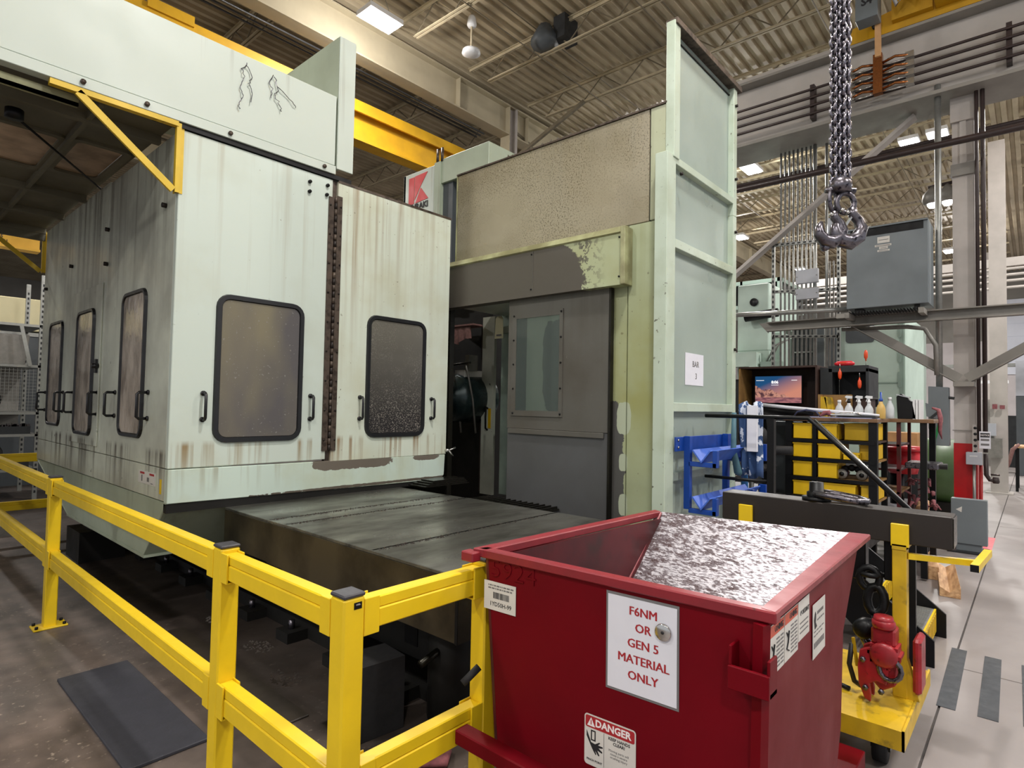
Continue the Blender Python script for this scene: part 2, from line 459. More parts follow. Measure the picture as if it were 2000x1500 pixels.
t.color(t.mix(t.ramp(w, .4, .6), hexc('#b59c80'), hexc('#8a7359'))); t.b.inputs['Transmission Weight'].default_value = .35
M['skyl'] = t.m
t = glass('door_window_glass', '#56605c', .08, .45); M['glass'] = t.m
t = glass('clear_bottle', '#dfe3e6', .15, .6); M['bottle'] = t.m
def emit(name, c, e):
    t = NT(name, .5); t.b.inputs['Emission Color'].default_value = c; t.b.inputs['Emission Strength'].default_value = e
    t.b.inputs['Base Color'].default_value = (.8, .8, .8, 1); return t.m
M['lamp'] = emit('lamp_glow', (1, .97, 1, 1), 14)
# ============================================================ building
def floor_mat():
    t = NT('polished_hall_floor', .3)
    a = hexc('#938c8a'); b = hexc('#7d7674')
    c = t.mix(t.ramp(t.noise(.9, detail=5), .3, .7), a, b)
    # bare, oily concrete round the machine; coated aisle towards -y beyond the joint
    d = t.mix(t.ramp(t.noise(3.5, detail=6), .35, .65), hexc('#6d6058'), hexc('#4b423c'))
    d = t.mix(t.math('MULTIPLY', t.ramp(t.noise(28, detail=3), .6, .7), t.ramp(t.noise(2, off=(4, 4, 0)), .4, .6)), d, hexc('#938678'))
    x, y = t.xyz(0), t.xyz(1)
    jag = t.math('MULTIPLY', t.math('SUBTRACT', t.noise(1.4, detail=4), .5), 1.4)
    m = t.ramp(t.math('ADD', y, jag), .55, 1.25)
    m = t.math('MULTIPLY', m, t.ramp(t.math('ADD', x, jag), 7.0, 5.4))
    c = t.mix(m, c, d)
    # oil drips under the machine
    m2 = t.math('MULTIPLY', t.ramp(t.math('ADD', x, t.math('MULTIPLY', jag, .5)), 1.1, 1.7), t.math('MULTIPLY', t.ramp(x, 4.6, 4.0), t.ramp(y, 1.6, 2.2)))
    c = t.mix(t.math('MULTIPLY', m2, .75), c, hexc('#231e1b'))
    t.color(c)
    t.put(t.b.inputs['Roughness'], t.mix(m, t.ramp(t.noise(2.2, detail=4), .3, .7, .34, .5), t.ramp(t.noise(6), .3, .7, .42, .62)))
    t.bump(t.noise(3, detail=3), .04, .004)
    return t.m
M['floor'] = floor_mat()
# two slabs of floor with the saw-cut joint between them, and cross joints
b = MB().box(-14, 60, -14, .412, -.2, 0)
struct(b, 'floor', M['floor'])
b = MB().box(-14, 60, .424, 60, -.2, 0)
struct(b, 'floor', M['floor'])
b = MB().box(-14, 60, .412, .424, -.2, -.008)
struct(b, 'floor', simple('joint_filler', '#3c3634', .8))
t = NT('floor_joint_sealant', .7, col=hexc('#5e5653')); 
for x in (4.85, 11.3):
    struct(MB().box(x, x + .008, -13, .40, .0003, .0012), 'trim_1', t.m)

t = NT('ribbed_roof_deck', .6)
n = t.noise(.7, detail=4)
t.color(t.mix(t.ramp(n, .35, .7), hexc('#b5a78c'), hexc('#8f826a'))); M['deck'] = t.m
b = MB()
y = -13.0; P = .21
zb, zt = 8.72, 8.79
vs = []; fs = []; ys = []
while y < 58:
    ys += [(y, zb), (y + .085, zb), (y + .11, zt), (y + .185, zt)]
    y += P
for (yy, zz) in ys: vs += [(-14, yy, zz), (60, yy, zz)]
fs = [(2 * i, 2 * i + 1, 2 * i + 3, 2 * i + 2) for i in range(len(ys) - 1)]
b.add(vs, fs); b.box(-14, 60, -13, 58, 8.85, 8.95)
struct(b, 'ceiling', M['deck'])
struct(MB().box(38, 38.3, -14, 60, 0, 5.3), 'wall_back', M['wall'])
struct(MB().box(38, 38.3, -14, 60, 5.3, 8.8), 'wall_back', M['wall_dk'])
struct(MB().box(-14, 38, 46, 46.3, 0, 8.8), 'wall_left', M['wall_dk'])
d = MB().box(37.9, 38, -1.2, 1.9, 3.6, 7.3)
for k in range(1, 6): d.box(37.87, 37.9, -1.2, 1.9, 3.6 + k * .62, 3.62 + k * .62)
struct(d, 'door_1', M['door_w'])  # white dock door in the far wall

# roof joists: one built, the rest copied
def ijoist():
    L = 8.1
    r = thing('roof_joist', 'open-web steel joist spanning under the ribbed roof deck', 'joist', (0, 0, 8.2), 'open-web joists under the roof deck')
    b = MB()
    for s in (-1, 1): b.box(s * .012, s * .055, 0, L, 8.66, 8.67); b.box(s * .012, s * .018, 0, L, 8.61, 8.66)
    b.build('top_chord', M['truss'], r)
    b = MB()
    for s in (-1, 1): b.box(s * .012, s * .05, .55, L - .55, 8.2, 8.208); b.box(s * .012, s * .018, .55, L - .55, 8.208, 8.25)
    b.build('bottom_chord', M['truss'], r)
    n = 14; p = [(0, 0, 8.64)]
    for k in range(n + 1): p.append((0, .55 + (L - 1.1) * k / n, 8.22 if k % 2 == 0 else 8.64))
    p.append((0, L, 8.64))
    b = MB()
    for k in range(len(p) - 1): b.tube([p[k], p[k + 1]], .013, 5)
    b.build('web', M['truss_dk'], r)
    return r
j0 = ijoist()
first = True
for k in range(-3, 15):
    x = 8.45 + 1.9 * (k - 0) - .0
    for bay in (-8.6, 0, 8.55, 17.1):
        yy = bay + .72
        if x < 1 and bay < 0: continue
        if bay == 17.1 and k > 4: continue
        if first: j0.location = (x, yy, 8.2); first = False
        else: dup(j0, (x, yy, 8.2))
# roof girders along x
def roof_girder(y, x0, x1, label):
    g = thing('roof_girder', label, 'roof beam', (x0, y, 7.9))
    MB().box(x0, x1, y - .012, y + .012, 7.93, 8.57).build('web', M['girder'], g)
    MB().box(x0, x1, y - .15, y + .15, 7.9, 7.93).build('bottom_flange', M['girder'], g)
    MB().box(x0, x1, y - .15, y + .15, 8.57, 8.6).build('top_flange', M['girder'], g)
    for k in range(int((x1 - x0) // 5.0) + 1):
        x = x0 + .4 + 5 * k
        MB().box(x, x + .012, y - .14, y + .14, 7.93, 8.57).build('stiffener', M['girder'], g)
    for k in range(int((x1 - x0) // 1.9)): pass
    return g
roof_girder(9.2, -12, 10.0, 'deep pale roof girder left of the sprinkler bell, ending at the far roof column')
roof_girder(9.2, 10.25, 37, 'pale roof girder running on beyond the far roof column')
roof_girder(17.75, -12, 37, 'deep roof girder farthest to the left behind the yellow crane beam')
# bridging rods along x, tying the joists
for i, yy in enumerate((2.6, 4.75, 6.9)):
    for z in (8.19, 8.655):
        solo(MB().tube([(3, yy, z), (37, yy, z)], .011, 5), 'bridging_rod', M['truss_dk'], 'thin bridging rod crossing the joists under the roof deck', 'rod', (3, yy, z), 'bridging rods between the joists')
solo(MB().tube([(1.5, 13.0, 8.19), (24, 13.0, 8.19)], .012, 5), 'bridging_rod', M['truss_dk'], 'thin bridging rod beyond the yellow crane beam', 'rod', (1.5, 13, 8.19))

def roof_column(x, y, label, z1=8.6, w=.14, base=0):
    g = thing('roof_column', label, 'column', (x, y, base))
    MB().box(x - w, x - w + .02, y - w, y + w, base, z1).build('flange', M['girder' if y > 5 else 'col_paint'], g)
    MB().box(x + w - .02, x + w, y - w, y + w, base, z1).build('flange', M['col_paint'], g)
    MB().box(x - w + .02, x + w - .02, y - .01, y + .01, base, z1).build('web', M['col_paint'], g)
    MB().box(x - w * 1.6, x + w * 1.6, y - w * 1.6, y + w * 1.6, base, base + .03).build('base_plate', M['col_paint'], g)
    return g
roof_column(10.12, 9.2, 'roof column rising behind the grey cabinet at the end of the deep girder')
roof_column(10.12, 17.75, 'roof column far behind the machine, mostly hidden')
g = roof_column(10.5, .71, 'upper roof column standing behind the runway girder', 8.6, .13, 0)
# knee braces at the far column
g = thing('knee_brace', 'diagonal brace at the head of the far roof column', 'brace', (10.12, 9.0, 7.3))
MB().bar((10.12, 9.06, 7.35), (10.3, 7.2, 8.2), .07, .07).build('brace_angle', M['truss_dk'], g)
solo(MB().bar((10.32, 9.2, 8.12), (15.2, 9.3, 7.2), .07, .07), 'knee_brace', M['truss_dk'], 'dark brace running down from the head of the far roof column', 'brace', (10.24, 9.2, 7.2))

# yellow bridge crane beam behind the machine
g = thing('bridge_crane_beam', 'long yellow bridge crane beam passing behind the pale green header', 'crane beam', (-10, 10, 6.7))
MB().box(-10, 9.55, 9.99, 10.02, 6.8, 7.42).build('web', M['yellow_dk'], g)
MB().box(-10, 9.55, 9.82, 10.19, 7.42, 7.46).build('top_flange', M['yellow_dk'], g)
MB().box(-10, 9.55, 9.84, 10.17, 6.76, 6.8).build('bottom_flange', M['yellow_dk'], g)
MB().box(-10, 9.55, 9.80, 9.84, 7.3, 7.52).build('side_channel', M['yellow_dk'], g)
MB().box(2.75, 3.4, 9.76, 9.80, 7.44, 7.60).build('walkway_plate', M['yellow_dk'], g)
for k in range(3):
    solo(MB().tube([(-10, 9.45 - .12 * k, 7.72), (9.3, 9.45 - .12 * k, 7.72)], .02, 6), 'festoon_cable', M['cable'], 'dark cable strung beside the yellow crane beam', 'cable', (-10, 9.45 - .12 * k, 7.72), 'cables beside the yellow crane beam')

# ceiling lamps
def bay_lamp(x, y, label, on=True, z=7.9):
    g = thing('high_bay_lamp', label, 'lamp', (x, y, z))
    MB().box(x - .32, x + .32, y - .2, y + .2, z + .02, z + .10).build('housing', M['white_pl'], g)
    MB().box(x - .29, x + .29, y - .17, y + .17, z, z + .018).build('diffuser', M['lamp'] if on else M['white_pl'], g)
    b = MB().tube([(x - .25, y, z + .1), (x, y, z + .6), (x, y, 8.73)], .006, 5).tube([(x + .25, y, z + .1), (x, y, z + .6)], .006, 5)
    b.build('hanger', M['galv_dull'], g)
    return g
OFF = {1: 'lamp out of view over the machine header on the left', 2: 'lamp out of view straight above the corner of the railing', 3: 'lamp out of view behind and left of the camera',
       4: 'lamp out of view over the near aisle behind the camera', 5: 'lamp out of view over the aisle right of the runway', 6: 'lamp out of view farthest to the left of the camera',
       7: 'lamp hidden behind the machine canopy', 8: 'lamp hidden behind the runway girder', 9: 'lamp out of view right of the crane bridge', 12: 'lamp out of view right of the dock door'}
for i, (x, y, v) in enumerate(LAMPS):
    lab = {0: 'glaring lamp beside the deep roof girder, brightest in view', 10: 'bright far lamp seen just right of the tall green panel', 11: 'small far lamp glowing behind the pale column'}.get(i, None)
    if v: bay_lamp(x, y, lab)
    else: bay_lamp(x, y, OFF[i])
bay_lamp(16.4, 2.15, 'left lamp of the small pair below the runway girder', z=7.95)
bay_lamp(16.3, 1.6, 'right lamp of the small pair below the runway girder', z=7.95)
bay_lamp(28.6, 7.9, 'tiny far lamp behind the bank of conduits', z=8.0)
# double head emergency style lamp on a pole by the column
g = thing('flood_lamp', 'shaded flood lamp with two glowing heads beside the pale column', 'lamp', (10.6, .98, 4.85))
for s, yy in ((0, 1.10), (1, .92)):
    MB().lathe((10.5, yy, 4.72), [(.10, 0), (.13, .05), (.12, .14), (.05, .22), (.02, .26)], 12).build('shade', M['galv_dull'], g)
    MB().ball((10.5, yy, 4.72), .07, 10).build('bulb', M['lamp'], g)
MB().tube([(10.5, 1.15, 4.97), (10.5, .82, 4.99)], .025, 8).build('arm', M['pipe_dk'], g)
# bell fan and dark unit heater under the roof
g = thing('heat_detector_bell', 'small white dome hanging below the roof joists', 'sprinkler bell', (7.25, 7.55, 8.0))
MB().lathe((7.25, 7.55, 7.93), [(.10, 0), (.17, .03), (.16, .08), (.06, .13), (.02, .16)], 16).build('dome', M['white_pl'], g)
MB().tube([(7.25, 7.55, 8.08), (7.25, 7.55, 8.73)], .02, 6).build('stem', M['truss'], g)
MB().lathe((7.25, 7.55, 8.45), [(.07, 0), (.09, .04), (.07, .16), (.05, .2)], 12).build('ceiling_cup', M['white_pl'], g)
g = thing('duct_cone', 'dark grey sheet metal cowl under the roof deck', 'vent', (8.45, 6.75, 8.1))
MB().lathe((8.3, 6.7, 8.22), [(.05, 0), (.26, .05), (.26, .16), (.12, .42)], 8).build('cowl', M['far_grey'], g)
MB().box(8.3, 8.7, 6.25, 6.5, 8.3, 8.72).build('back_box', M['far_dark'], g)

# ------------------------------------------------------------ crane runway on the right
g = thing('runway_girder', 'grey crane runway girder carrying four dark conductor bars', 'crane girder', (9.8, -8, 5.93))
Y0, Y1 = -8, 8.8
MB().box(9.74, 9.77, Y0, Y1, 5.98, 6.93).build('web', M['web_lit'], g)
MB().box(9.55, 10.35, Y0, Y1, 5.93, 5.98).build('bottom_plate', M['steel_paint'], g)
MB().box(9.52, 10.0, Y0, Y1, 6.93, 6.97).build('top_flange', M['steel_paint'], g)
MB().box(9.66, 9.84, Y0, Y1, 6.97, 7.10).build('crane_rail', M['web_lit'], g)
for k in range(4):
    z = 6.16 + .125 * k
    MB().tube([(9.58, Y0, z), (9.58, Y1, z)], .02, 8).build('conductor_bar', M['pipe_dk'], g)
for yy in (-2.2, .2, 2.5, 4.1, 6.2):
    MB().box(9.6, 9.74, yy - .03, yy + .03, 6.1, 6.62).build('bar_bracket', M['pipe_dk'], g)
solo(MB().tube([(10.3, -8, 5.58), (10.3, 8.8, 5.58)], .03, 8), 'service_pipe', M['pipe_dk'], 'thin dark pipe just below the runway girder', 'pipe', (10.3, -8, 5.58))
solo(MB().tube([(9.45, -8, 5.16), (9.45, 8.8, 5.2)], .045, 10), 'service_pipe', M['pipe_dk'], 'thick dark pipe crossing in front of the pale column', 'pipe', (9.45, -8, 5.16))
solo(MB().bar((10.05, 1.25, 5.9), (10.05, 5.4, 2.75), .05, .17, (1, 0, 0)), 'sway_brace', M['col_paint'], 'long pale sway brace slanting down left from the runway girder', 'brace', (10.05, 1.25, 5.9))
# main pale column with red foot
g = thing('runway_column', 'pale crane column with its foot painted red', 'column', (10, .7, 0))
MB().box(9.9, 9.93, .575, .815, 1.25, 5.6).build('flange', M['col_paint'], g)
MB().box(10.12, 10.15, .575, .815, 1.25, 5.6).build('flange', M['col_paint'], g)
MB().box(9.93, 10.12, .685, .705, 1.25, 5.9).build('web', M['col_paint'], g)
b = MB().box(9.895, 10.155, .57, .82, 0.03, 1.25)
b.build('red_foot', M['red_post'], g, label='red painted lower part')
MB().box(9.8, 10.25, .5, .9, 0, .03).build('base_plate', M['col_paint'], g)
MB().box(9.85, 10.2, .56, .83, 5.6, 5.93).build('cap_bracket', M['col_paint'], g)
MB().box(9.87, 9.9, .66, .73, 5.0, 5.6).build('stiffener', M['col_paint'], g)
MB().box(9.86, 10.16, .56, .83, 4.86, 5.02).build('collar_plate', M['steel_paint'], g)
MB().tube([(9.88, .56, 1.42), (9.88, .83, 1.42)], .006, 5).build('band', M['galv_dull'], g)

# crane end truck and collector gear on the girder
g = thing('crane_end_truck', 'yellow crane end truck rolling on the runway girder', 'end truck', (9.7, -4, 7.1))
MB().prism([(9.6, 2.02, 7.02), (9.6, 1.95, 7.25), (9.6, 1.2, 7.36), (9.6, -4, 7.36), (9.6, -4, 7.02)], (.22, 0, 0)).build('side_frame', M['yellow_dk'], g)
MB().cyl((9.57, 1.66, 7.17), (9.6, 1.66, 7.17), .045, 16).build('lifting_hole', M['black'], g)
MB().cyl((9.62, 1.85, 7.06), (9.8, 1.85, 7.06), .12, 18).build('wheel', M['far_dark'], g)
MB().box(9.3, 9.6, -4, .95, 7.12, 7.9).build('bridge_connection', M['yellow_dk'], g)
MB().box(9.28, 9.3, .7, .78, 7.22, 7.48).build('slot', M['black'], g)
MB().box(9.5, 9.62, .98, 1.45, 7.12, 7.42).build('bumper_plate', M['yellow_dk'], g)
MB().box(3.0, 9.3, .25, .35, 7.35, 7.95).build('bridge_web', M['yellow_dk'], g)
MB().box(3.0, 9.3, .1, .5, 7.3, 7.35).build('bridge_flange', M['yellow_dk'], g)
g = thing('collector_arm', 'tan collector mast with a cluster of copper shoes on the conductor bars', 'collector', (9.5, 1.55, 6.1))
MB().box(9.36, 9.42, 1.56, 1.63, 6.6, 7.7).build('mast', M['tan_post'], g)
for k in range(4):
    z = 6.17 + .125 * k
    for s in (-1, 1):
        b = MB().tube([(9.5, 1.6, z), (9.44, 1.6 + s * .2, z + .02), (9.5, 1.6 + s * .38, z - s * .0)], .018, 6)
        b.build('collector_spring', M['copper'], g)
        MB().tube([(9.47, 1.6, z - .03), (9.46, 1.6 + s * .16, z - .05), (9.5, 1.6 + s * .33, z - .03)], .012, 6).tube([(9.49, 1.6 + s * .1, z + .04), (9.5, 1.6 + s * .34, z + .03)], .009, 5).build('pull_rod', M['bright'], g)
        MB().box(9.47, 9.56, 1.6 + s * .36 - .05, 1.6 + s * .36 + .05, z - .035, z + .045).build('collector_shoe', M['bright'], g)
MB().box(9.4, 9.5, 1.55, 1.66, 6.1, 6.66).build('hub', M['copper'], g)
g = thing('crane_control_box', 'grey control box marked S4 hanging beside the hoist chain', 'control box', (9.2, 1.65, 7.2))
MB().box(9.1, 9.35, 1.55, 1.82, 7.05, 7.75).build('case', M['grey_box'], g, bevel=.006)
MB().box(9.085, 9.1, 1.60, 1.74, 7.42, 7.58).build('display', M['label'], g)
MB().box(9.08, 9.085, 1.63, 1.71, 7.47, 7.56).build('screen', M['ink'], g)
g2 = MB().tube([(9.3, 1.45, 8.0), (9.3, 1.42, 7.4), (9.3, 1.36, 7.2), (9.32, 1.28, 7.3), (9.3, 1.26, 8.0)], .028, 8)
solo(g2, 'power_cable', M['white_pl'], 'pale cable loop beside the grey S4 control box', 'cable', (9.3, 1.42, 7.2))
solo(MB().tube([(9.35, 1.30, 8.1), (9.34, 1.24, 7.35), (9.33, 1.16, 7.22), (9.35, 1.1, 7.4), (9.4, .95, 8.0)], .024, 8), 'power_cable', M['cable'], 'dark cable loop right of the pale one by the control box', 'cable', (9.35, 1.3, 7.22))

# text helper -------------------------------------------------------------
def text(body, size, org, right, up, mat, parent, name='lettering', bold=.0, ext=.0006, align='CENTER', sp=1.0, kind=None, sx=1.0):
    c = bpy.data.curves.new('t', 'FONT'); c.body = body; c.size = size; c.align_x = align; c.align_y = 'CENTER'
    c.offset = bold * size; c.extrude = ext; c.space_line = sp; c.resolution_u = 2
    o = bpy.data.objects.new('t', c); COL.objects.link(o)
    bpy.context.view_layer.update()
    me = bpy.data.meshes.new_from_object(o.evaluated_get(bpy.context.evaluated_depsgraph_get()))
    bpy.data.objects.remove(o)
    R = Vector(right).normalized(); U = Vector(up).normalized(); N = R.cross(U)
    off = ORG.get(parent.name, Vector()) if parent else Vector()
    O = Vector(org)
    for v in me.vertices: v.co = O + R * v.co.x * sx + U * v.co.y + N * v.co.z - off
    me.materials.clear(); me.materials.append(mat)
    q = bpy.data.objects.new(name, me); COL.objects.link(q); q.parent = parent; ORG[q.name] = off
    return q
text('S4', .14, (9.095, 1.68, 7.28), (0, -1, 0), (0, 0, 1), M['ink'], g, bold=.03)
# ============================================================ left enclosure of the boring mill
XE, YE = 1.47, 4.4
FX = (1, 0, 0); FZ = (0, 0, 1); LY = (0, -1, 0)
def rrect(cx, cz, hw, hh, r, n=5):
    p = []
    for (sx, sz, a0) in ((1, 1, 0), (-1, 1, 90), (-1, -1, 180), (1, -1, 270)):
        for k in range(n + 1):
            a = math.radians(a0 + 90 * k / n)
            p.append((cx + sx * (hw - r) + r * math.cos(a), cz + sz * (hh - r) + r * math.sin(a)))
    return p
def window(parent, plane, c, u0, u1, z0, z1, pane, r=.09, w=.03, out=.02, lab=None):
    """rounded window: a gasket ring and its pane. plane 'y': faces -y at y=c; plane 'x': faces -x at x=c"""
    cx, cz, hw, hh = (u0 + u1) / 2, (z0 + z1) / 2, abs(u1 - u0) / 2, (z1 - z0) / 2
    O = rrect(cx, cz, hw, hh, r); I = rrect(cx, cz, hw - w, hh - w, max(r - w, .02))
    P = (lambda u, z, d: (u, c - d, z)) if plane == 'y' else (lambda u, z, d: (c - d, u, z))
    m = MB(); n = len(O)
    mid = rrect(cx, cz, hw - w / 2, hh - w / 2, max(r - w / 2, .03))
    vs = [P(*p, 0) for p in O] + [P(*p, out) for p in rrect(cx, cz, hw - .006, hh - .006, r - .006)] + [P(*p, out) for p in rrect(cx, cz, hw - w + .006, hh - w + .006, max(r - w, .02) + .004)] + [P(*p, 0.0) for p in I]
    fs = []
    for q in range(3):
        for i in range(n):
            j = (i + 1) % n
            fs.append((q * n + i, q * n + j, (q + 1) * n + j, (q + 1) * n + i))
    m.add(vs, fs, False)
    fr = m.build('window_frame', M['gasket'], parent, label=lab)
    g = MB().prism([P(*p, .003) for p in I], Vector(P(0, 0, .008)) - Vector(P(0, 0, .003)))
    g.build('pane', pane, fr)
    return fr
def grab(parent, plane, c, u, z0, z1, out=.055, r=.011):
    P = (lambda u, z, d: (u, c - d, z)) if plane == 'y' else (lambda u, z, d: (c - d, u, z))
    b = MB().tube([P(u, z1, 0), P(u, z1, out * .8), P(u, z1 - .012, out), P(u, z0 + .012, out), P(u, z0, out * .8), P(u, z0, 0)], r, 8)
    for z in (z0, z1): b.cyl(P(u, z, 0), P(u, z, .012), r * 1.7, 10)
    return b.build('handle', M['handle'], parent)

E = thing('machine_enclosure', 'pale green machine enclosure with five black-rimmed windows and grab handles', 'machine enclosure', (XE, YE, .5))
XR = 3.985
# front face panels (facing -y): left sheet, right sheet
MB().box(XE, 2.655, YE, YE + .05, 1.17, 3.51).build('front_panel', M['mint'], E, bevel=.004)
MB().box(2.70, XR, YE - .012, YE + .04, 1.15, 3.51).build('swing_panel', M['mint_rust'], E, bevel=.004, label='right-hand panel streaked with rust-coloured runs')
MB().box(2.655, 2.70, YE + .015, YE + .05, 1.15, 3.51).build('seam_strip', M['hinge'], E)
MB().box(2.70, XR, YE - .016, YE - .012, 3.495, 3.515).build('top_edge', M['hinge'], E)
# front lower skirt
MB().prism([(XE, YE - .012, 1.165), (XE, YE - .012, .935), (2.2, YE - .012, .925), (3.0, YE - .012, .915), (3.93, YE - .012, .905), (3.965, YE - .012, .95), (3.975, YE - .012, 1.145)], (0, .06, 0)).build('front_skirt', M['mint_skirt'], E, bevel=.004)
MB().box(XE, 3.95, YE - .002, YE + .05, .87, .93).build('seal_strip', M['void'], E)
# side face (facing -x)
YF = 8.45
MB().box(XE, XE + .05, YE + .05, 6.02, 1.17, 3.51).build('side_panel', M['mint_side'], E, bevel=.004)
MB().box(XE, XE + .05, 6.03, 7.10, 1.17, 3.53).build('side_panel', M['mint_side'], E, bevel=.004)
MB().box(XE, XE + .05, 7.11, YF, 1.17, 3.53).build('side_panel', M['mint_side'], E, bevel=.004)
MB().box(XE, XE + .05, YE + .048, 6.52, .945, 1.165).build('side_skirt', M['mint_side'], E, bevel=.004)
MB().box(XE, XE + .05, 6.53, YF, .945, 1.165).build('side_skirt', M['mint_side'], E, bevel=.004)
# funnel under the side: trapezoid side sheet, sloped near sheet
z0, z1 = .52, .938
MB().prism([(XE + .004, YE, z1), (XE + .004, 4.81, z0), (XE + .004, 7.03, z0), (XE + .004, YF, z1)], (.03, 0, 0)).build('funnel_side', M['mint_funnel'], E, bevel=.003)
MB().hexa([(XE, 4.81, z0), (2.15, 4.81, z0), (2.15, 4.84, z0), (XE, 4.84, z0)], [(XE, YE + .005, z1), (1.84, YE + .005, z1), (1.84, YE + .035, z1), (XE, YE + .035, z1)]).build('funnel_front', M['mint_funnel'], E, bevel=.003)
MB().hexa([(XE, 7.0, z0), (3.4, 7.0, z0), (3.4, 7.03, z0), (XE, 7.03, z0)], [(XE, YF - .03, z1), (3.4, YF - .03, z1), (3.4, YF, z1), (XE, YF, z1)]).build('funnel_back', M['mint_funnel'], E)
MB().box(XE, 3.4, 4.8, 7.02, .50, .52).build('funnel_floor', M['mint_funnel'], E)
# top, right edge and back so that it is a closed cabin
MB().box(XE + .05, XR, YF - .05, YF, .945, 3.53).build('back_panel', M['mint_side'], E)
MB().box(XR - .04, XR, YE + .04, 5.4, .93, 3.5).build('right_return', M['mint_funnel'], E)
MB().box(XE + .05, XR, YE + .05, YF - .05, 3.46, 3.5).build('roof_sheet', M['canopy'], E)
# the five windows
window(E, 'y', YE, 1.748, 2.430, 1.335, 2.418, M['frost'], .10, .042, lab='largest window, left of the hinge')
window(E, 'y', YE - .012, 3.02, 3.69, 1.335, 2.425, M['scratch'], .10, .042, lab='scratched window right of the hinge')
window(E, 'x', XE, 4.93, 5.50, 1.345, 2.48, M['film'], .10, .035, lab='side window nearest the corner')
window(E, 'x', XE - .014, 6.24, 6.83, 1.30, 2.45, M['film'], .10, .035, lab='window in the small access door')
window(E, 'x', XE, 7.45, 8.03, 1.34, 2.44, M['film'], .10, .035, lab='farthest side window')
for x, c in ((1.68, YE), (2.505, YE), (2.965, YE - .012), (3.775, YE - .012)): grab(E, 'y', c, x, 1.505, 1.69)
for y in (4.83, 5.62, 6.12, 6.95, 7.35, 8.15): grab(E, 'x', XE, y, 1.50, 1.69, .075)
# access door in the side
MB().box(XE - .012, XE, 6.08, 7.05, 1.22, 2.65).build('access_door', M['mint_side'], E, bevel=.004)
MB().box(XE - .03, XE - .012, 6.12, 6.16, 1.86, 1.98).cyl((XE - .06, 6.1, 1.92), (XE - .012, 6.1, 1.92), .022, 10).build('door_latch', M['handle'], E)
# piano hinge with knuckles and screws
hp = MB().box(2.617, 2.665, YE - .012, YE, 1.24, 3.36).build('hinge_leaf', M['hinge'], E)
hp = MB().box(2.69, 2.738, YE - .02, YE - .012, 1.24, 3.38).build('hinge_leaf', M['hinge'], E)
kn = MB()
kk = 40
for k in range(kk):
    z = 1.24 + (3.37 - 1.24) * k / kk
    o = MB().cyl((2.678, YE - .018, z + .002), (2.678, YE - .018, z + 2.13 / kk - .003), .013, 8).build('hinge_knuckle', M['hinge' if k % 2 else 'knuckle'], hp)
for k in range(9):
    for x, d in ((2.63, .012), (2.725, .02)):
        z = 1.33 + k * .245
        MB().cyl((x, YE - d - .006, z), (x, YE - d, z), .008, 8).build('screw', M['knuckle'], hp)
for x, z in ((2.44, 3.43), (2.60, 3.445), (2.44, 3.35), (2.595, 3.365)):
    MB().cyl((x, YE - .02, z), (x, YE, z), .014, 8).build('screw_head', M['black'], E)
for y, z in ((4.62, 3.02), (7.2, 2.95), (8.3, 2.85), (6.0, 3.1), (6.0, 2.8)):
    MB().cyl((XE - .03, y, z), (XE, y, z), .018, 8).build('stud', M['knuckle'], E)
# lower latch lever at the right corner
b = MB().cyl((3.985, YE - .05, 1.185), (3.985, YE, 1.185), .018, 8).tube([(3.99, YE - .05, 1.185), (4.06, YE - .07, 1.215)], .009, 6).tube([(3.99, YE - .05, 1.185), (4.03, YE - .07, 1.13)], .008, 6)
b.build('latch_lever', M['bright'], E)
# maker plate on the side
p = MB().box(XE - .004, XE, 4.62, 4.97, 1.03, 1.12).build('warning_plate', M['label'], E)
MB().box(XE - .006, XE - .004, 4.64, 4.73, 1.098, 1.112).box(XE - .006, XE - .004, 4.84, 4.93, 1.098, 1.112).build('red_heading', M['ink_red'], p)
MB().box(XE - .006, XE - .004, 4.74, 4.78, 1.05, 1.08).box(XE - .006, XE - .004, 4.88, 4.90, 1.045, 1.09).box(XE - .006, XE - .004, 4.66, 4.7, 1.04, 1.045).build('symbols', M['ink_grey'], p)
MB().box(XE - .004, XE, 4.50, 4.53, .99, 1.09).build('yellow_sticker', M['yellow'], E)

# header box across the top (facing -y) with its end sheet
Hd = thing('machine_header', 'pale header with swarf strings and their modelled shadow lines across the top of the machine enclosure', 'machine header', (-3, YE, 3.55))
MB().box(-3, 2.655, YE - .02, YE + .04, 3.625, 4.215).build('header_sheet', M['mint_clean'], Hd, bevel=.004)
MB().box(-3, 2.66, YE - .03, YE + .05, 3.55, 3.62).build('bottom_lip', M['mint_clean'], Hd, bevel=.003)
MB().box(-3, 2.655, YE + .04, 6.2, 4.18, 4.2).build('top_sheet', M['mint_funnel'], Hd)
MB().box(2.665, 2.82, YE - .035, YE - .02, 3.60, 4.74).build('end_post', M['mint_clean'], Hd, bevel=.003)
MB().prism([(2.665, YE - .02, 3.60), (2.665, YE - .02, 4.74), (2.665, 5.45, 4.74), (2.665, 6.2, 4.74), (2.665, 6.2, 3.60)], (.03, 0, 0)).build('end_side_sheet', M['mint_funnel'], Hd)
for x in (.9, 1.79, 2.55, 1.25): MB().cyl((x, YE - .045, 3.585), (x, YE - .03, 3.585), .016, 8).build('bolt', M['hinge'], Hd)
MB().box(1.3, 2.82, YE - .015, YE + .03, 3.515, 3.55).build('gap_strip', M['black'], Hd)
def dark_strand(pts, r): return MB().tube(pts, r, 4)  # thin dark tubes for hanging swarf and the shadows it throws
yy = YE - .023
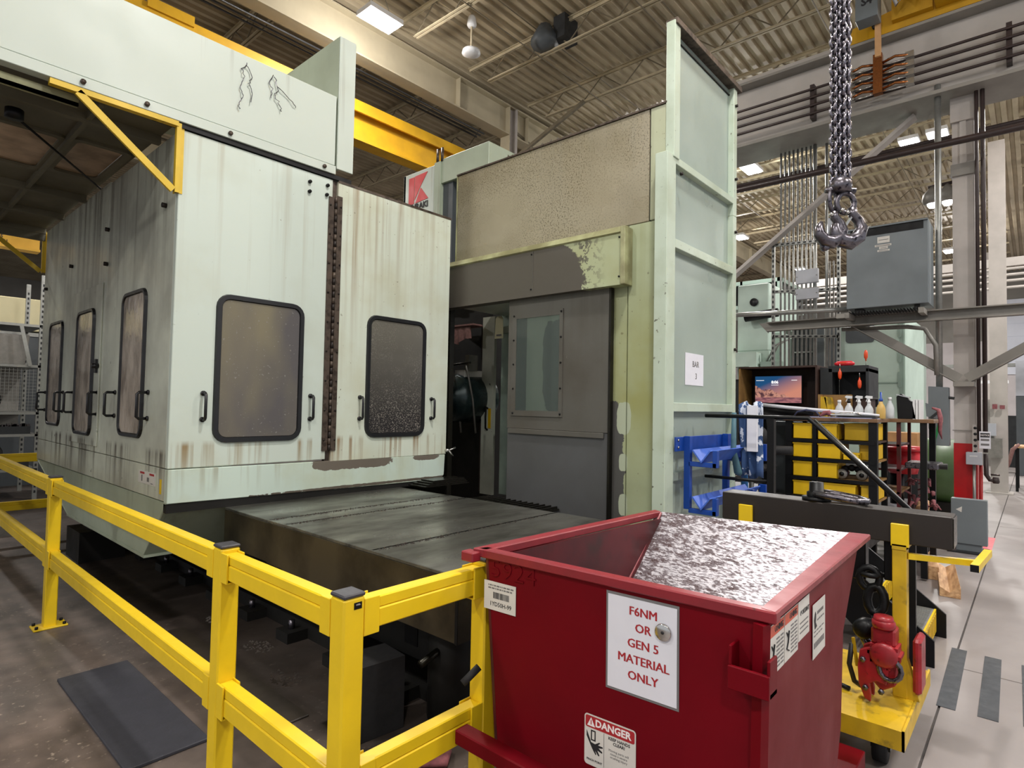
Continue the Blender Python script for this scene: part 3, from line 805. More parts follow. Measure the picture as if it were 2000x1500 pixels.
for pts in ([(1.89, 4.15), (1.86, 4.09), (1.87, 4.03), (1.85, 3.96), (1.87, 3.90), (1.84, 3.82), (1.85, 3.78)], [(1.89, 4.14), (1.93, 4.06), (1.915, 4.0), (1.94, 3.93), (1.92, 3.86)],
            [(2.10, 4.15), (2.06, 4.08), (2.09, 4.02), (2.07, 3.95)], [(2.10, 4.14), (2.13, 4.06), (2.11, 4.0), (2.15, 3.93), (2.18, 3.89)], [(2.13, 4.08), (2.25, 4.0), (2.30, 3.96)]):
    q_ = []
    for (xa, za), (xb, zb2) in zip(pts, pts[1:]):
        for k in range(4): q_.append((xa + (xb - xa) * k / 4 + random.gauss(0, .006), YE - .03 - .012 * random.random(), za + (zb2 - za) * k / 4 + random.gauss(0, .004)))
    dark_strand(q_, .0032).build('swarf_and_shadow', M['hook'], Hd)
# roof canopy out over the -x side
Cn = thing('machine_canopy', 'grimy canopy with two cloudy roof windows overhanging the machine side', 'canopy', (-3, YE, 3.53))
wins = [(.55, 1.0, 5.33, 6.25), (1.06, 1.40, 5.28, 6.15)]
xs = sorted({-3, 1.46} | {v for w in wins for v in w[:2]}); ysn = sorted({YE + .06, 8.5} | {v for w in wins for v in w[2:]})
b = MB()
for i in range(len(xs) - 1):
    for j in range(len(ysn) - 1):
        cx, cy = (xs[i] + xs[i + 1]) / 2, (ysn[j] + ysn[j + 1]) / 2
        if any(w[0] < cx < w[1] and w[2] < cy < w[3] for w in wins): continue
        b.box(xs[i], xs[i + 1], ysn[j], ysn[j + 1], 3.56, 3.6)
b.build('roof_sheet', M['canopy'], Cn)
for w in wins:
    cx, cy = (w[0] + w[1]) / 2, (w[2] + w[3]) / 2
    hw, hh = (w[1] - w[0]) / 2, (w[3] - w[2]) / 2
    O = rrect(cx, cy, hw + .03, hh + .03, .07); I = rrect(cx, cy, hw - .02, hh - .02, .05)
    f = MB().ring_plate([(p[0], p[1], 3.54) for p in O], [(p[0], p[1], 3.54) for p in I], (0, 0, .02)).build('window_frame', M['canopy'], Cn)
    MB().prism([(p[0], p[1], 3.565) for p in I], (0, 0, .006)).build('pane', M['skyl'], f)
for x in (1.02,): MB().box(x - .015, x + .015, YE + .06, 8.5, 3.51, 3.56).build('roof_rib', M['canopy'], Cn)
for y in (4.75, 6.75, 7.6, 8.45): MB().box(-3, 1.46, y, y + .05, 3.50, 3.56).build('roof_rib', M['canopy'], Cn)
MB().box(-3, 1.46, 8.46, 8.5, 3.42, 3.56).build('end_sheet', M['canopy'], Cn)
MB().box(.5, .9, YE + .05, YE + .09, 3.46, 3.52).box(-3, .9, YE + .05, YE + .07, 3.46, 3.48).build('door_track', M['header_edge'], Cn)
MB().lathe((.66, 4.93, 3.44), [(.05, 0), (.05, .06)], 14).tube([(.66, 4.93, 3.46), (1.44, 6.2, 3.50)], .008, 6).build('cable_pulley', M['black'], Cn)
# yellow angle brackets below header, near and far
for y, n in ((YE - .005, 'near'), (8.5, 'far')):
    g = thing('corner_bracket', 'yellow triangular bracket at the %s top corner of the machine side' % n, 'bracket', (XE - .02, y, 3.06))
    MB().angle((XE - .022, y, 3.06), (XE - .022, y, 3.53), .045, .008, (1, 0, 0)).bar((XE - .015, y, 3.06), (XE - .015, y, 3.54), .03, .03).build('vertical_angle', M['yellow_bk'], g)
    MB().box(.74, XE - .02, y - .02, y + .025, 3.515, 3.55).build('horizontal_angle', M['yellow_bk'], g)
    MB().bar((.88, y - .01, 3.52), (XE - .04, y - .01, 3.07), .02, .045, (0, 0, 1)).build('diagonal_strut', M['yellow_bk'], g)
g = thing('far_yellow_beam', 'yellow crane beam with a caution mark glimpsed under the canopy', 'crane beam', (-4, 13.5, 4.2))
zz = 4.3
MB().box(-4, 2.25, 13.5, 13.6, 4.28, 4.58).build('web', M['yellow_dk'], g)
MB().box(-4, 2.25, 13.42, 13.68, 4.24, 4.28).box(-4, 2.25, 13.42, 13.68, 4.58, 4.62).build('flange', M['yellow_dk'], g)
text('CAUTION\n5\nTON', .075, (1.72, 13.49, 4.43), (1, 0, 0), (0, 0, 1), M['ink'], g, bold=.02)

# ------------------------------------------------------------ bed, jacks and floor litter below
g = thing('machine_bed', 'dark cast machine bed on levelling feet below the enclosure', 'machine bed', (2.2, 1.9, 0))
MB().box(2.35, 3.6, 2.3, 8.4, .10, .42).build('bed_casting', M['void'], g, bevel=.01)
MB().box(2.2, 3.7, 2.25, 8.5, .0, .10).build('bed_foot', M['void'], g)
MB().box(2.5, 3.4, 2.2, 8.3, .42, .56).build('slideway', M['steel_dark'], g)
for k in range(10):
    y = 2.6 + k * .6
    MB().box(2.05, 2.2, y, y + .16, 0, .07).build('levelling_pad', M['void'], g)
    MB().cyl((2.12, y + .08, .07), (2.12, y + .08, .13), .022, 6).build('levelling_bolt', M['hook'], g)
    MB().box(2.345, 2.35, y + .2, y + .32, .18, .34).build('casting_pocket', M['black'], g)
g = thing('support_jack', 'yellow screw jack on a dark block under the far end of the enclosure', 'jack', (1.75, 7.3, 0))
MB().box(1.6, 2.0, 7.1, 7.6, 0, .3).build('block', M['void'], g)
MB().box(1.72, 1.98, 7.2, 7.5, .30, .33).build('plate', M['galv_dull'], g)
MB().cyl((1.85, 7.35, .33), (1.85, 7.35, .50), .1, 12).build('jack_body', M['yellow_old'], g)
# way cover: telescoping sheet boxes
Wc = thing('way_cover', 'oily steel telescoping way cover with a top coloured pale for its reflections in front of the door', 'way cover', (1.86, 1.94, .58))
secs = [(3.72, 4.40, 1.86, .870, .60), (3.50, 3.74, 1.855, .874, .595), (2.58, 3.52, 1.85, .878, .59), (1.93, 2.60, 1.843, .882, .58)]
for (a, c_, x, zt, zb_) in secs:
    s_ = MB().box(x, 3.44, a, c_, zt - .018, zt).build('cover_top', M['cover'], Wc, bevel=.003)
    MB().box(x, x + .012, a, c_, zb_, zt - .018).build('cover_side', M['cover_side'], Wc, bevel=.002)
    MB().box(x - .004, x, a - .004, a + .012, zb_, zt).build('side_lip', M['black'], Wc)
    lip = MB().box(x, 3.44, a - .003, a + .012, zt, zt + .004)
    lip.build('wiper_strip', M['black'], Wc)
MB().box(1.843, 3.44, 1.925, 1.94, .58, .882).build('end_plate', M['steel_dark'], Wc)
MB().box(3.43, 3.445, 1.93, 4.4, .55, .87).build('cover_side', M['cover_side'], Wc)
# chips along wipers
random.seed(3)
b = MB()
for (a, c_, x, zt, zb_) in secs[:4]:
    for k in range(230):
        px = random.uniform(1.87, 3.3) if random.random() < .8 else random.uniform(1.87, 2.4); py = a - .012 + random.gauss(0, .009)
        r = random.uniform(.002, .005)
        b.add([(px - r, py, zt + .005), (px + r, py - r, zt + .005), (px, py + r, zt + .005), (px, py, zt + .005 + r * 1.3)], [(0, 1, 2), (0, 1, 3), (1, 2, 3), (0, 2, 3)])
o = b.build('chip_line', M['chips'], Wc, kind='stuff')
# dark pillar under the cover end and column base
g = thing('bed_pedestal', 'dark pedestal standing in the shadow under the way cover', 'pedestal', (2.3, 2.0, 0))
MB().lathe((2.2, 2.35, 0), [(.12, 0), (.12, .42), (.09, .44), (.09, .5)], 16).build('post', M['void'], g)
MB().tube([(1.95, 2.3, .35), (2.2, 2.35, .38)], .02, 8).build('pipe_stub', M['steel_dark'], g)
solo(MB().prism([(1.70, 2.45, .002), (1.95, 2.42, .002), (1.97, 2.62, .002), (1.72, 2.66, .002)], (0, 0, .36)), 'waste_bin', M['rubber'], 'small black bin in the shadow behind the corner post', 'bin', (1.83, 2.5, 0))
solo(MB().box(.88, 1.235, 3.0, 4.25, 0, .018), 'floor_mat', M['mat'], 'black rubber mat lying under the yellow railing', 'mat', (1.05, 3.6, 0), bevel=.004)
solo(MB().box(1.38, 1.68, 2.86, 4.6, 0, .012), 'floor_mat', M['floor_pad'], 'oily brown mat inside the yellow railing', 'mat', (1.5, 3.7, 0), bevel=.003)
random.seed(11)
for (x, y, s) in ((1.72, 2.25, .05), (1.80, 3.35, .05), (1.9, 3.9, .05), (1.93, 4.6, .05), (1.66, 2.1, .06)):
    pts = []
    b = MB()
    for k in range(60):
        a = random.uniform(0, 2 * PI); rr = s * 1.6 * math.sqrt(random.random())
        px, py = x + rr * math.cos(a), y + rr * math.sin(a) * 1.6; r = random.uniform(.003, .011)
        b.add([(px - r, py, .001), (px + r, py - r, .001), (px, py + r, .001), (px + r * .4, py, r * 1.4)], [(0, 1, 2), (0, 1, 3), (1, 2, 3), (0, 2, 3)])
    o = solo(b, 'chip_pile', M['chips'], 'scattered metal chips on the dark floor beside the machine bed', 'metal chips', (x, y, 0), 'chip piles beside the machine bed')
    o['kind'] = 'stuff'
g = solo(MB().tube([(1.62, 1.95, .02), (1.68, 2.05, .03), (1.78, 2.1, .025), (1.86, 2.02, .03), (1.95, 2.08, .02)], [.02, .035, .03, .035, .015], 8, sq=.6), 'shop_rag', M['rag'], 'crumpled red rag on the dark floor behind the corner post', 'rag', (1.75, 2.03, 0))
# ============================================================ right housing with the sliding door
XW = 4.2
H = thing('machine_housing', 'stained machine housing with peeling header and grey sliding door', 'machine housing', (XW, 2.2, 0))
MB().box(XW, XW + .05, 2.295, 4.53, 3.135, 4.045).build('upper_panel', M['upper'], H, bevel=.004)
MB().box(XW, XW + .05, 2.14, 2.285, 3.14, 4.045).build('upper_end_panel', M['upper_r'], H, bevel=.004)
MB().box(XW + .012, XW + .05, 2.285, 2.295, 3.14, 4.03).build('dark_seam', M['void'], H)
MB().box(XW - .012, XW + .06, 2.14, 4.54, 4.045, 4.06).build('top_trim', M['hinge'], H)
MB().box(XW - .004, XW + .05, 4.53, 4.545, 3.1, 4.06).build('left_trim', M['header_edge'], H)
# curly chips along the top edge
random.seed(21); b = MB()
for k in range(90):
    y = 2.15 + 2.3 * random.random() ** 1.3; x = XW + random.uniform(-.01, .05); r = random.uniform(.006, .02)
    b.add([(x, y - r, 4.06), (x, y + r, 4.06), (x + .01, y, 4.06), (x, y + random.uniform(-.02, .02), 4.06 + r * 1.6)], [(0, 1, 3), (1, 2, 3), (2, 0, 3), (0, 1, 2)])
b.build('metal_chips', M['bright'], H, kind='stuff')
# header box over the door
h = MB().box(XW - .10, XW, 2.475, 4.95, 2.665, 3.05).build('header_face', M['header'], H, bevel=.003)
MB().prism([(XW - .10, 2.475, 3.05), (XW - .115, 2.475, 3.06), (XW - .09, 2.475, 3.11), (XW, 2.475, 3.13), (XW, 2.475, 3.05)], (0, 2.475, 0)).build('header_top_trim', M['header_edge'], H)
MB().box(XW - .125, XW, 2.435, 2.478, 2.63, 3.10).build('header_end_trim', M['header_edge'], H, bevel=.004)
MB().box(XW - .115, XW, 2.475, 4.95, 2.63, 2.668).build('header_bottom_trim', M['header'], H)
MB().box(XW - .104, XW - .10, 3.4, 3.406, 2.67, 3.05).build('header_joint', M['primer'], H)
for y in (2.5, 3.42): 
    for z in (2.70, 3.02): MB().cyl((XW - .106, y, z), (XW - .10, y, z), .008, 8).build('screw', M['black'], H)
# wall strip right of the door
MB().box(XW, XW + .05, 2.48, 2.70, 0.0, 2.66).build('strip_panel', M['strip'], H)
MB().box(XW, XW + .05, 2.14, 2.472, 0.0, 3.13).build('strip_panel', M['strip'], H, bevel=.002)
# door frame left of the opening and sill
MB().box(XW + .02, XW + .08, 4.62, 6.0, 0.3, 2.7).build('left_jamb', M['steel_dark'], H)
MB().box(XW - .2, XW + .9, 3.0, 4.7, .50, .56).build('sill', M['steel_dark'], H)
MB().box(XW, XW + .1, 2.3, 4.6, .0, .5).build('base_sheet', M['primer_low'], H)
# sliding door
D = MB().box(XW - .045, XW - .01, 2.618, 3.735, 1.43, 2.70).build('sliding_door', M['primer'], H, bevel=.004, label='grey sliding door stripped to primer')
MB().box(XW - .038, XW - .008, 2.618, 3.735, .45, 1.43).build('lower_leaf', M['primer_low'], D, bevel=.004)
MB().box(XW - .06, XW - .038, 2.66, 3.71, 1.385, 1.43).build('cross_rail', M['primer'], D, bevel=.003)
MB().box(XW - .055, XW - .01, 2.598, 2.618, .45, 2.69).build('edge_strip', M['steel_dark'], D)
O = [(3.087, 1.549), (3.683, 1.549), (3.683, 2.504), (3.087, 2.504)]; I = [(3.125, 1.60), (3.625, 1.60), (3.625, 2.452), (3.125, 2.452)]
MB().ring_plate([(XW - .056, y, z) for y, z in O], [(XW - .056, y, z) for y, z in I], (.012, 0, 0)).build('window_frame', M['primer'], D)
MB().box(XW - .049, XW - .0455, 3.12, 3.63, 1.595, 2.457).build('window_backing', M['void'], D)
def wb(t, c): 
    c = blob(t, c, 3.19, 2.0, .12, .42, .3, '#5a605c', 5)
    return c
t_ = painted('mint_seen_through_glass', '#b5c8b2', '#a6b79c', patch=wb)
MB().box(XW - .0505, XW - .049, 3.125, 3.50, 1.60, 2.452).build('mint_strip', t_, D)
MB().box(XW - .053, XW - .0515, 3.125, 3.625, 1.60, 2.452).build('pane', M['glass'], D)
for k in range(5):
    for y in (3.105, 3.655):
        MB().cyl((XW - .062, y, 1.575 + k * .226), (XW - .056, y, 1.575 + k * .226), .009, 8).build('screw', M['black'], D)
# closed sides and top of the housing
MB().box(XW + .05, 5.45, 2.2, 2.23, 0, 4.02).build('side_sheet', M['mint_side'], H)
MB().box(XW + .05, 5.15, 2.2, 4.5, 3.2, 3.24).build('inner_roof', M['mint_far'], H)
# inside: pale partition, lit ceiling strip, dark head
MB().box(5.2, 5.24, 4.90, 5.10, .56, 2.72).build('inner_post', M['mint_side'], H)
MB().box(5.35, 5.4, 3.4, 4.92, .56, 2.8).build('inner_partition', simple('inner_pale_sheet', '#9fb0a6', .35, .1, .2, 3), H)
MB().box(4.28, 5.35, 3.6, 4.9, 2.74, 2.80).build('inner_ceiling', M['mint_clean'], H)
MB().box(5.3, 5.34, 4.0, 4.9, 2.52, 2.60).build('inner_rail', M['mint_clean'], H)
g = MB().box(5.19, 5.2, 4.935, 4.975, 1.36, 1.60).build('door_handle', M['bin'], H, label='yellow pull handle inside the opening')
MB().tube([(5.2, 4.99, 1.60), (5.16, 4.985, 1.62), (5.15, 4.98, 1.5), (5.16, 4.985, 1.36), (5.2, 4.99, 1.34)], .012, 6).build('handle_bracket', M['black'], g)
b = MB()
for k in range(60):
    pass
path = [(5.3 + .02 * math.cos(k * PI / 2), 4.62 + .022 * math.sin(k * PI / 2), 1.75 - k * .0095) for k in range(100)]
MB().tube(path, .008, 5).build('coiled_cord', M['cable'], H)
MB().tube([(5.3, 4.62, .82), (5.29, 4.58, .74), (5.28, 4.5, .7)], .014, 6).tube([(5.3, 4.5, 2.3), (5.28, 4.52, 2.0), (5.3, 4.48, 1.6), (5.28, 4.47, 1.4)], .012, 6).build('hose', M['cable'], H)
MB().box(5.25, 5.33, 4.55, 4.68, 1.74, 1.92).build('pendant_box', M['black'], H, bevel=.006)
g = thing('hanging_tag', 'cream inspection tag hanging in the machine doorway', 'tag', (5.17, 4.79, 2.45))
MB().prism([(5.17, 4.73, 2.44), (5.17, 4.87, 2.44), (5.17, 4.86, 2.68), (5.17, 4.83, 2.71), (5.17, 4.77, 2.71), (5.17, 4.74, 2.68)], (.003, 0, 0)).build('card', M['paper_tan'], g)
MB().tube([(5.165, 4.80, 2.69), (5.17, 4.8, 2.76)], .003, 4).build('string', M['galv'], g)
MB().box(5.166, 5.17, 4.76, 4.84, 2.47, 2.49).build('print_line', M['ink_grey'], g)
g = thing('spindle_head', 'dark boring head with a pale round spindle housing inside the doorway', 'spindle head', (5.4, 5.8, 0))
MB().box(5.4, 6.4, 5.12, 7.2, .0, 2.95).build('column_casting', M['void'], g)
MB().box(5.30, 5.4, 5.12, 5.22, .56, 2.64).build('way_strip', M['pipe_dk'], g)
MB().lathe((4.72, 5.3, 1.72), [(.10, 0), (.17, .02), (.20, .12), (.27, .14), (.30, .25), (.31, .68)], 28, (1, 0, 0)).build('spindle_housing', simple('spindle_housing_teal', '#2e3f40', .3, .4, .3, 6), g)
MB().lathe((4.62, 5.3, 1.72), [(.05, 0), (.09, .02), (.10, .12)], 20, (1, 0, 0)).build('spindle_nose', M['hook'], g)
MB().box(4.95, 5.3, 5.15, 5.32, 1.95, 2.06).build('pale_cover', M['label'], g)
for (a, c_) in ((5.05, 5.3), (5.0, 5.5)):
    MB().tube([(a, c_ - .1, 2.02), (a - .12, c_ - .2, 2.1), (a - .16, c_ - .28, 1.98), (a - .1, c_ - .3, 1.7), (a, c_ - .26, 1.3)], .012, 6).build('coolant_hose', M['galv_dull'], g)
MB().box(4.95, 5.1, 5.08, 5.14, 2.05, 2.24).build('bracket', M['galv_dull'], g)
MB().tube([(4.9, 5.7, 2.1), (4.9, 5.0, 2.14)], .012, 6).build('rod', M['steel_dark'], g)
b = MB()
n, m_ = 14, 8
vs = []
for i in range(n + 1):
    for j in range(m_ + 1):
        y = 5.72 - .50 * i / n; z = 2.62 - .24 * (j / m_) * (1 - .35 * (i / n) ** 3) * (.9 + .1 * math.sin(i))
        vs.append((5.1 + .025 * math.sin(i * 1.9) * j / m_ , y, z))
b.add(vs, [(i * (m_ + 1) + j, i * (m_ + 1) + j + 1, (i + 1) * (m_ + 1) + j + 1, (i + 1) * (m_ + 1) + j) for i in range(n) for j in range(m_)], True)
b.box(5.08, 5.3, 5.15, 5.75, 2.62, 2.64)
solo(b, 'hanging_cloth', M['rag_gray'], 'brownish pink cloth draped over the boring head inside the doorway', 'cloth', (5.1, 5.45, 2.38))
g = thing('door_grating', 'dark grating step with yellow edge at the machine doorway', 'grating', (3.8, 3.4, .56))
gb = MB()
MB().box(3.5, 4.15, 3.1, 4.0, .74, .755).build('bar_grid', M['steel_dark'], g)
for k in range(13): gb.box(3.5, 4.15, 3.12 + k * .068, 3.132 + k * .068, .755, .775)
gb.build('serrated_bars', M['steel_dark'], g)
MB().box(3.48, 3.5, 3.05, 4.0, .735, .775).build('yellow_edge', M['yellow_old'], g)
MB().box(3.6, 4.1, 3.2, 3.9, .56, .74).build('support', M['void'], g)
for k in range(4):
    z = .885 + .012 * k
    solo(MB().box(3.50 + .05 * k, 4.05, 4.12 + .02 * k, 4.36, z, z + .01), 'steel_plate', M['steel_dark'], 'thin steel plate in the stack at the back of the way cover', 'plate', (3.8, 4.2, z), 'plates stacked behind the way cover')

# column cabinet with the maker's sign, behind
K = thing('column_cover', 'pale green column cover with the red maker logo rising behind the enclosure', 'machine column cover', (5.2, 5.9, 3.0))
MB().box(5.2, 5.23, 6.07, 6.74, 3.0, 4.885).build('sign_sheet', M['mint_clean'], K, bevel=.004)
MB().box(5.2, 5.5, 6.70, 6.74, 3.0, 4.885).build('side_sheet', M['mint_side'], K)
MB().box(5.18, 5.24, 5.94, 6.06, 3.0, 4.90).build('corner_post', M['mint_funnel'], K)
MB().box(5.195, 5.2, 6.055, 6.075, 3.0, 4.88).build('dark_gap', M['black'], K)
MB().box(5.2, 5.9, 5.06, 5.94, 4.60, 4.93).build('top_duct', M['mint_funnel'], K, bevel=.005)
MB().box(5.9, 6.6, 5.06, 5.6, 4.60, 4.86).build('top_duct_end', M['mint_clean'], K)
MB().box(5.24, 5.6, 5.75, 5.94, 3.0, 4.60).build('slate_panel', M['far_grey'], K)
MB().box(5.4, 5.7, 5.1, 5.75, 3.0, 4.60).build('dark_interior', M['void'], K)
MB().box(5.1, 5.13, 4.56, 4.78, 2.9, 3.5).build('bright_reflector', M['galv'], H)
b = MB().tube([(5.2, 6.02, 4.9), (5.2, 6.02, 5.08), (5.2, 5.93, 5.08), (5.2, 5.93, 4.9)], .02, 6)
b.build('lifting_loop', M['hinge'], K)
xs_ = 5.193
def slab(pts, nm, mt, par, x=xs_, d=.006): return MB().prism([(x, y, z) for y, z in pts], (d, 0, 0)).build(nm, mt, par)
# logo: broad stem and kite shaped arm and leg, with pale gaps (y decreases to the right)
slab([(6.62, 4.44), (6.62, 4.82), (6.505, 4.82), (6.505, 4.44)], 'logo_stem', M['logo_red'], K)
slab([(6.49, 4.49), (6.49, 4.825), (6.22, 4.835), (6.37, 4.66)], 'logo_arm', M['logo_red'], K)
slab([(6.475, 4.44), (6.36, 4.64), (6.20, 4.46)], 'logo_leg', M['logo_red'], K)
text('KURAKI', .115, (xs_, 6.41, 4.385), LY, FZ, M['ink'], K, 'maker_name', bold=.04, sx=1.05)

# tall rib-backed panel facing -y with the BAR 3 sheet
T = thing('tall_side_panel', 'tall pale green side panel with ribs and a BAR 3 sheet', 'side panel', (XW, 2.1, 0))
YB = 2.137
MB().box(4.28, 5.46, YB, YB + .04, 3.62, 4.66).build('upper_sheet', M['tall'], T)
MB().box(XW - .01, 4.285, 2.075, 2.15, 3.60, 4.69).build('upper_post', M['tall_rib'], T, bevel=.004)
MB().box(5.42, 5.50, 2.085, 2.15, 3.45, 4.69).build('right_post', M['tall_rib'], T, bevel=.004)
MB().box(XW, 5.56, 2.06, 2.16, 4.66, 4.71).build('top_channel', M['hinge'], T, bevel=.003)
MB().box(4.3, 5.42, YB - .012, YB, 4.60, 4.61).build('slot', M['black'], T)
lp = MB().box(4.10, 4.245, 2.085, 2.19, 0.0, 3.62).build('left_post', M['tall_rib'], T, bevel=.004)
MB().box(4.245, 5.42, YB, YB + .03, 2.97, 3.56).build('sheet', M['tall'], T)
MB().box(4.245, 5.42, YB, YB + .03, 1.69, 2.90).build('sheet', M['tall'], T)
MB().box(4.245, 5.42, YB, YB + .03, 0.0, 1.62).build('sheet', M['tall'], T)
for z0_, z1_ in ((3.56, 3.62), (2.90, 2.97), (1.62, 1.69)):
    MB().box(4.245, 5.42, 2.085, 2.15, z0_, z1_).build('cross_rib', M['tall_rib'], T, bevel=.003)
MB().box(5.42, 5.50, 2.085, 2.19, 0, 3.45).build('right_post', M['tall_rib'], T, bevel=.004)
for z0_, z1_ in ((1.08, 1.14), (.5, .56)): MB().box(4.245, 5.42, 2.11, 2.14, z0_, z1_).build('cross_rib', M['tall'], T)
for x, z in ((5.46, 4.5), (5.46, 3.8), (5.46, 2.2), (5.3, 4.68), (5.0, 4.68), (4.32, 3.5), (5.46, 3.3)):
    MB().cyl((x, 2.065, z), (x, 2.085, z), .014, 8).build('bolt_head', M['knuckle'], T)
g = thing('bar_sheet', 'white sheet reading BAR 3 taped to the tall green panel', 'sign', (4.71, YB, 1.84))
MB().box(4.54, 4.89, YB - .004, YB - .001, 1.84, 2.105).build('sheet', M['paper'], g)
text('BAR', .07, (4.735, YB - .0045, 2.015), FX, FZ, M['ink_grey'], g, bold=.01)
text('3', .07, (4.745, YB - .0045, 1.915), FX, FZ, M['ink_grey'], g, bold=.01)

# blue bar rack on the panel
R = thing('bar_rack', 'blue two-level bar rack bolted to the tall green panel', 'rack', (4.8, 2.05, .8))
MB().box(4.235, 5.45, 2.06, 2.075, 1.315, 1.425).build('mounting_bar', M['blue'], R, bevel=.002)
for x in (4.27, 5.40):
    for z in (1.345, 1.40): MB().cyl((x, 2.052, z), (x, 2.06, z), .010, 8).build('bolt', M['bright'], R)
for x in (4.37, 5.13):
    MB().box(x, x + .045, 2.01, 2.06, .865 if x < 5 else .90, 1.43).build('upright', M['blue'], R, bevel=.002)
for zb in (1.20, .84):
    for x in (4.37, 5.13):
        MB().box(x, x + .04, 1.80, 2.02, zb, zb + .035).build('arm', M['blue'], R, bevel=.002)
        MB().box(x, x + .045, 1.795, 1.83, zb, zb + .13).build('stop_tab', M['blue'], R, bevel=.002)
    # V trough along x
    MB().prism([(4.36, 1.99, zb + .125), (4.36, 1.915, zb + .03), (4.36, 1.84, zb + .125), (4.36, 1.85, zb + .13), (4.36, 1.915, zb + .045), (4.36, 1.98, zb + .13)], (1.1, 0, 0)).build('v_trough', M['blue_lt'], R)
    MB().box(5.47, 5.50, 1.80, 1.86, zb - .01, zb + .14).build('end_stop', M['blue'], R, bevel=.002)

# ============================================================ yellow railing
F = thing('safety_railing', 'yellow steel guard railing with black post caps turning a corner', 'railing', (1.04, 1.565, 0))
def post(x0, x1, y0, y1, plate=True):
    p = MB().box(x0, x1, y0, y1, 0.0, 1.062).build('post', M['yellow'], F, bevel=.006)
    MB().box(x0 - .001, x1 + .001, y0 - .001, y1 + .001, 1.062, 1.075).build('post_cap', M['cap'], p, bevel=.004)
    if plate:
        cx, cy = (x0 + x1) / 2, (y0 + y1) / 2
        q = MB().box(cx - .10, cx + .10, cy - .07, cy + .07, 0, .012).build('base_plate', M['yellow'], p, bevel=.003)
        bl = MB()
        for sx in (-1, 1):
            for sy in (-1, 1): bl.cyl((cx + sx * .08, cy + sy * .05, .012), (cx + sx * .08, cy + sy * .05, .028), .011, 6)
        bl.build('anchor_bolts', M['black'], p)
    return p
corner = post(1.0, 1.075, 1.53, 1.605)
post(1.0, 1.075, 2.385, 2.46); post(1.0, 1.075, 5.27, 5.345); post(1.0, 1.075, 8.56, 8.635)
post(1.60, 1.675, 1.53, 1.605)
post(2.6, 2.675, 8.56, 8.635)
def rail(axis, c0, c1, a0, a1, z0, z1):
    h = z1 - z0
    bx = (lambda a, b_, d0, d1, q0, q1, m: m.box(d0, d1, a, b_, q0, q1)) if axis == 'y' else (lambda a, b_, d0, d1, q0, q1, m: m.box(a, b_, d0, d1, q0, q1))
    m = MB(); bx(a0, a1, c0 + .004, c1, z0, z0 + h * .62, m); bx(a0, a1, c0 + .007, c1, z0 + h * .62, z1, m)
    r = m.build('rail', M['yellow'], F, bevel=.004)
    for (s0, s1) in ((a0, a0 + .055), (a1 - .055, a1)):
        m = MB()
        bx(s0, s1, c0 - .004, c0 + .004, z0 - .012, z1 + .006, m); bx(s0, s1, c1, c1 + .005, z0 - .012, z1 + .006, m); bx(s0, s1, c0, c1, z0 - .014, z0 - .008, m)
        m.build('bracket', M['yellow'], r, bevel=.0015)
    return r
for (a, c_) in ((1.605, 2.385), (2.46, 5.27), (5.345, 8.56)):
    rail('y', 1.003, 1.063, a, c_, .95, 1.045)
    rail('y', 1.003, 1.063, a, c_, .435, .545)
rail('x', 1.535, 1.595, 1.075, 1.60, .95, 1.045); rail('x', 1.535, 1.595, 1.075, 1.60, .44, .548)
rail('x', 8.57, 8.63, 1.075, 2.6, .90, .995); rail('x', 8.57, 8.63, 1.075, 2.6, .36, .46)
st = MB().box(1.035, 1.062, 1.5285, 1.53, 1.028, 1.048).build('maker_sticker', M['black'], corner)
text('STEEL', .006, (1.049, 1.528, 1.041), FX, FZ, M['ink_white'], corner, 'sticker_print', ext=.0001)

# ============================================================ red self-dumping hopper
HP = thing('dump_hopper', 'red steel dumping hopper with signs and a scraped bright chute', 'hopper', (2.2, 1.0, 0))
def plate(pts, n, nm, mt, bev=0, lab=None): return MB().prism([Vector(p) for p in pts], Vector(n)).build(nm, mt, HP, bevel=bev, label=lab)
A = Vector((1.553, 1.485, 1.10)); B = Vector((1.612, .531, 1.10))
fa = (B - A).normalized(); fn = Vector((fa.y, -fa.x, 0)).normalized()     # fn points to -x (towards the railing side)
if fn.x > 0: fn = -fn
plate([(1.553, 1.485, 1.10), (1.612, .535, 1.10), (1.618, .558, .2), (1.566, 1.41, .2)], (.012, 0, 0), 'near_wall', M['red'], .002)
plate([(1.612, .524, 1.10), (2.76, .545, 1.10), (2.50, .542, .83), (2.46, .541, .5), (2.3, .538, .2), (1.618, .530, .2)], (0, .012, 0), 'right_wall', M['red'], .002)
plate([(1.553, 1.485, 1.10), (2.70, 1.40, 1.10), (2.40, 1.395, .84), (2.1, 1.39, .2), (1.566, 1.41, .2)], (0, -.012, 0), 'left_wall', M['red_in'])
t = NT('scraped_bright_chute', .3, .9)
nx = t.noise(1, (34, 11, 34), 7, (0, 0, 0), .75); ny = t.noise(1, (130, 40, 130), 4, (4, 1, 0), .6)
fade = t.math('ADD', t.math('MULTIPLY', t.math('SUBTRACT', t.xyz(1), 1.0), .13), t.math('MULTIPLY', t.math('SUBTRACT', 2.3, t.xyz(0)), -.04))
m1 = t.ramp(t.math('ADD', t.math('ADD', t.math('MULTIPLY', nx, .7), t.math('MULTIPLY', ny, .3)), fade), .525, .565)
c = t.mix(m1, hexc('#b9b6bb'), hexc('#3f2727'))
c = t.mix(t.ramp(ny, .46, .56, 0, .85), c, hexc('#5f5559'))
c = t.mix(t.ramp(t.noise(90, (1, 1, 1), 3), .56, .66, 0, .6), c, hexc('#8d8a90'))
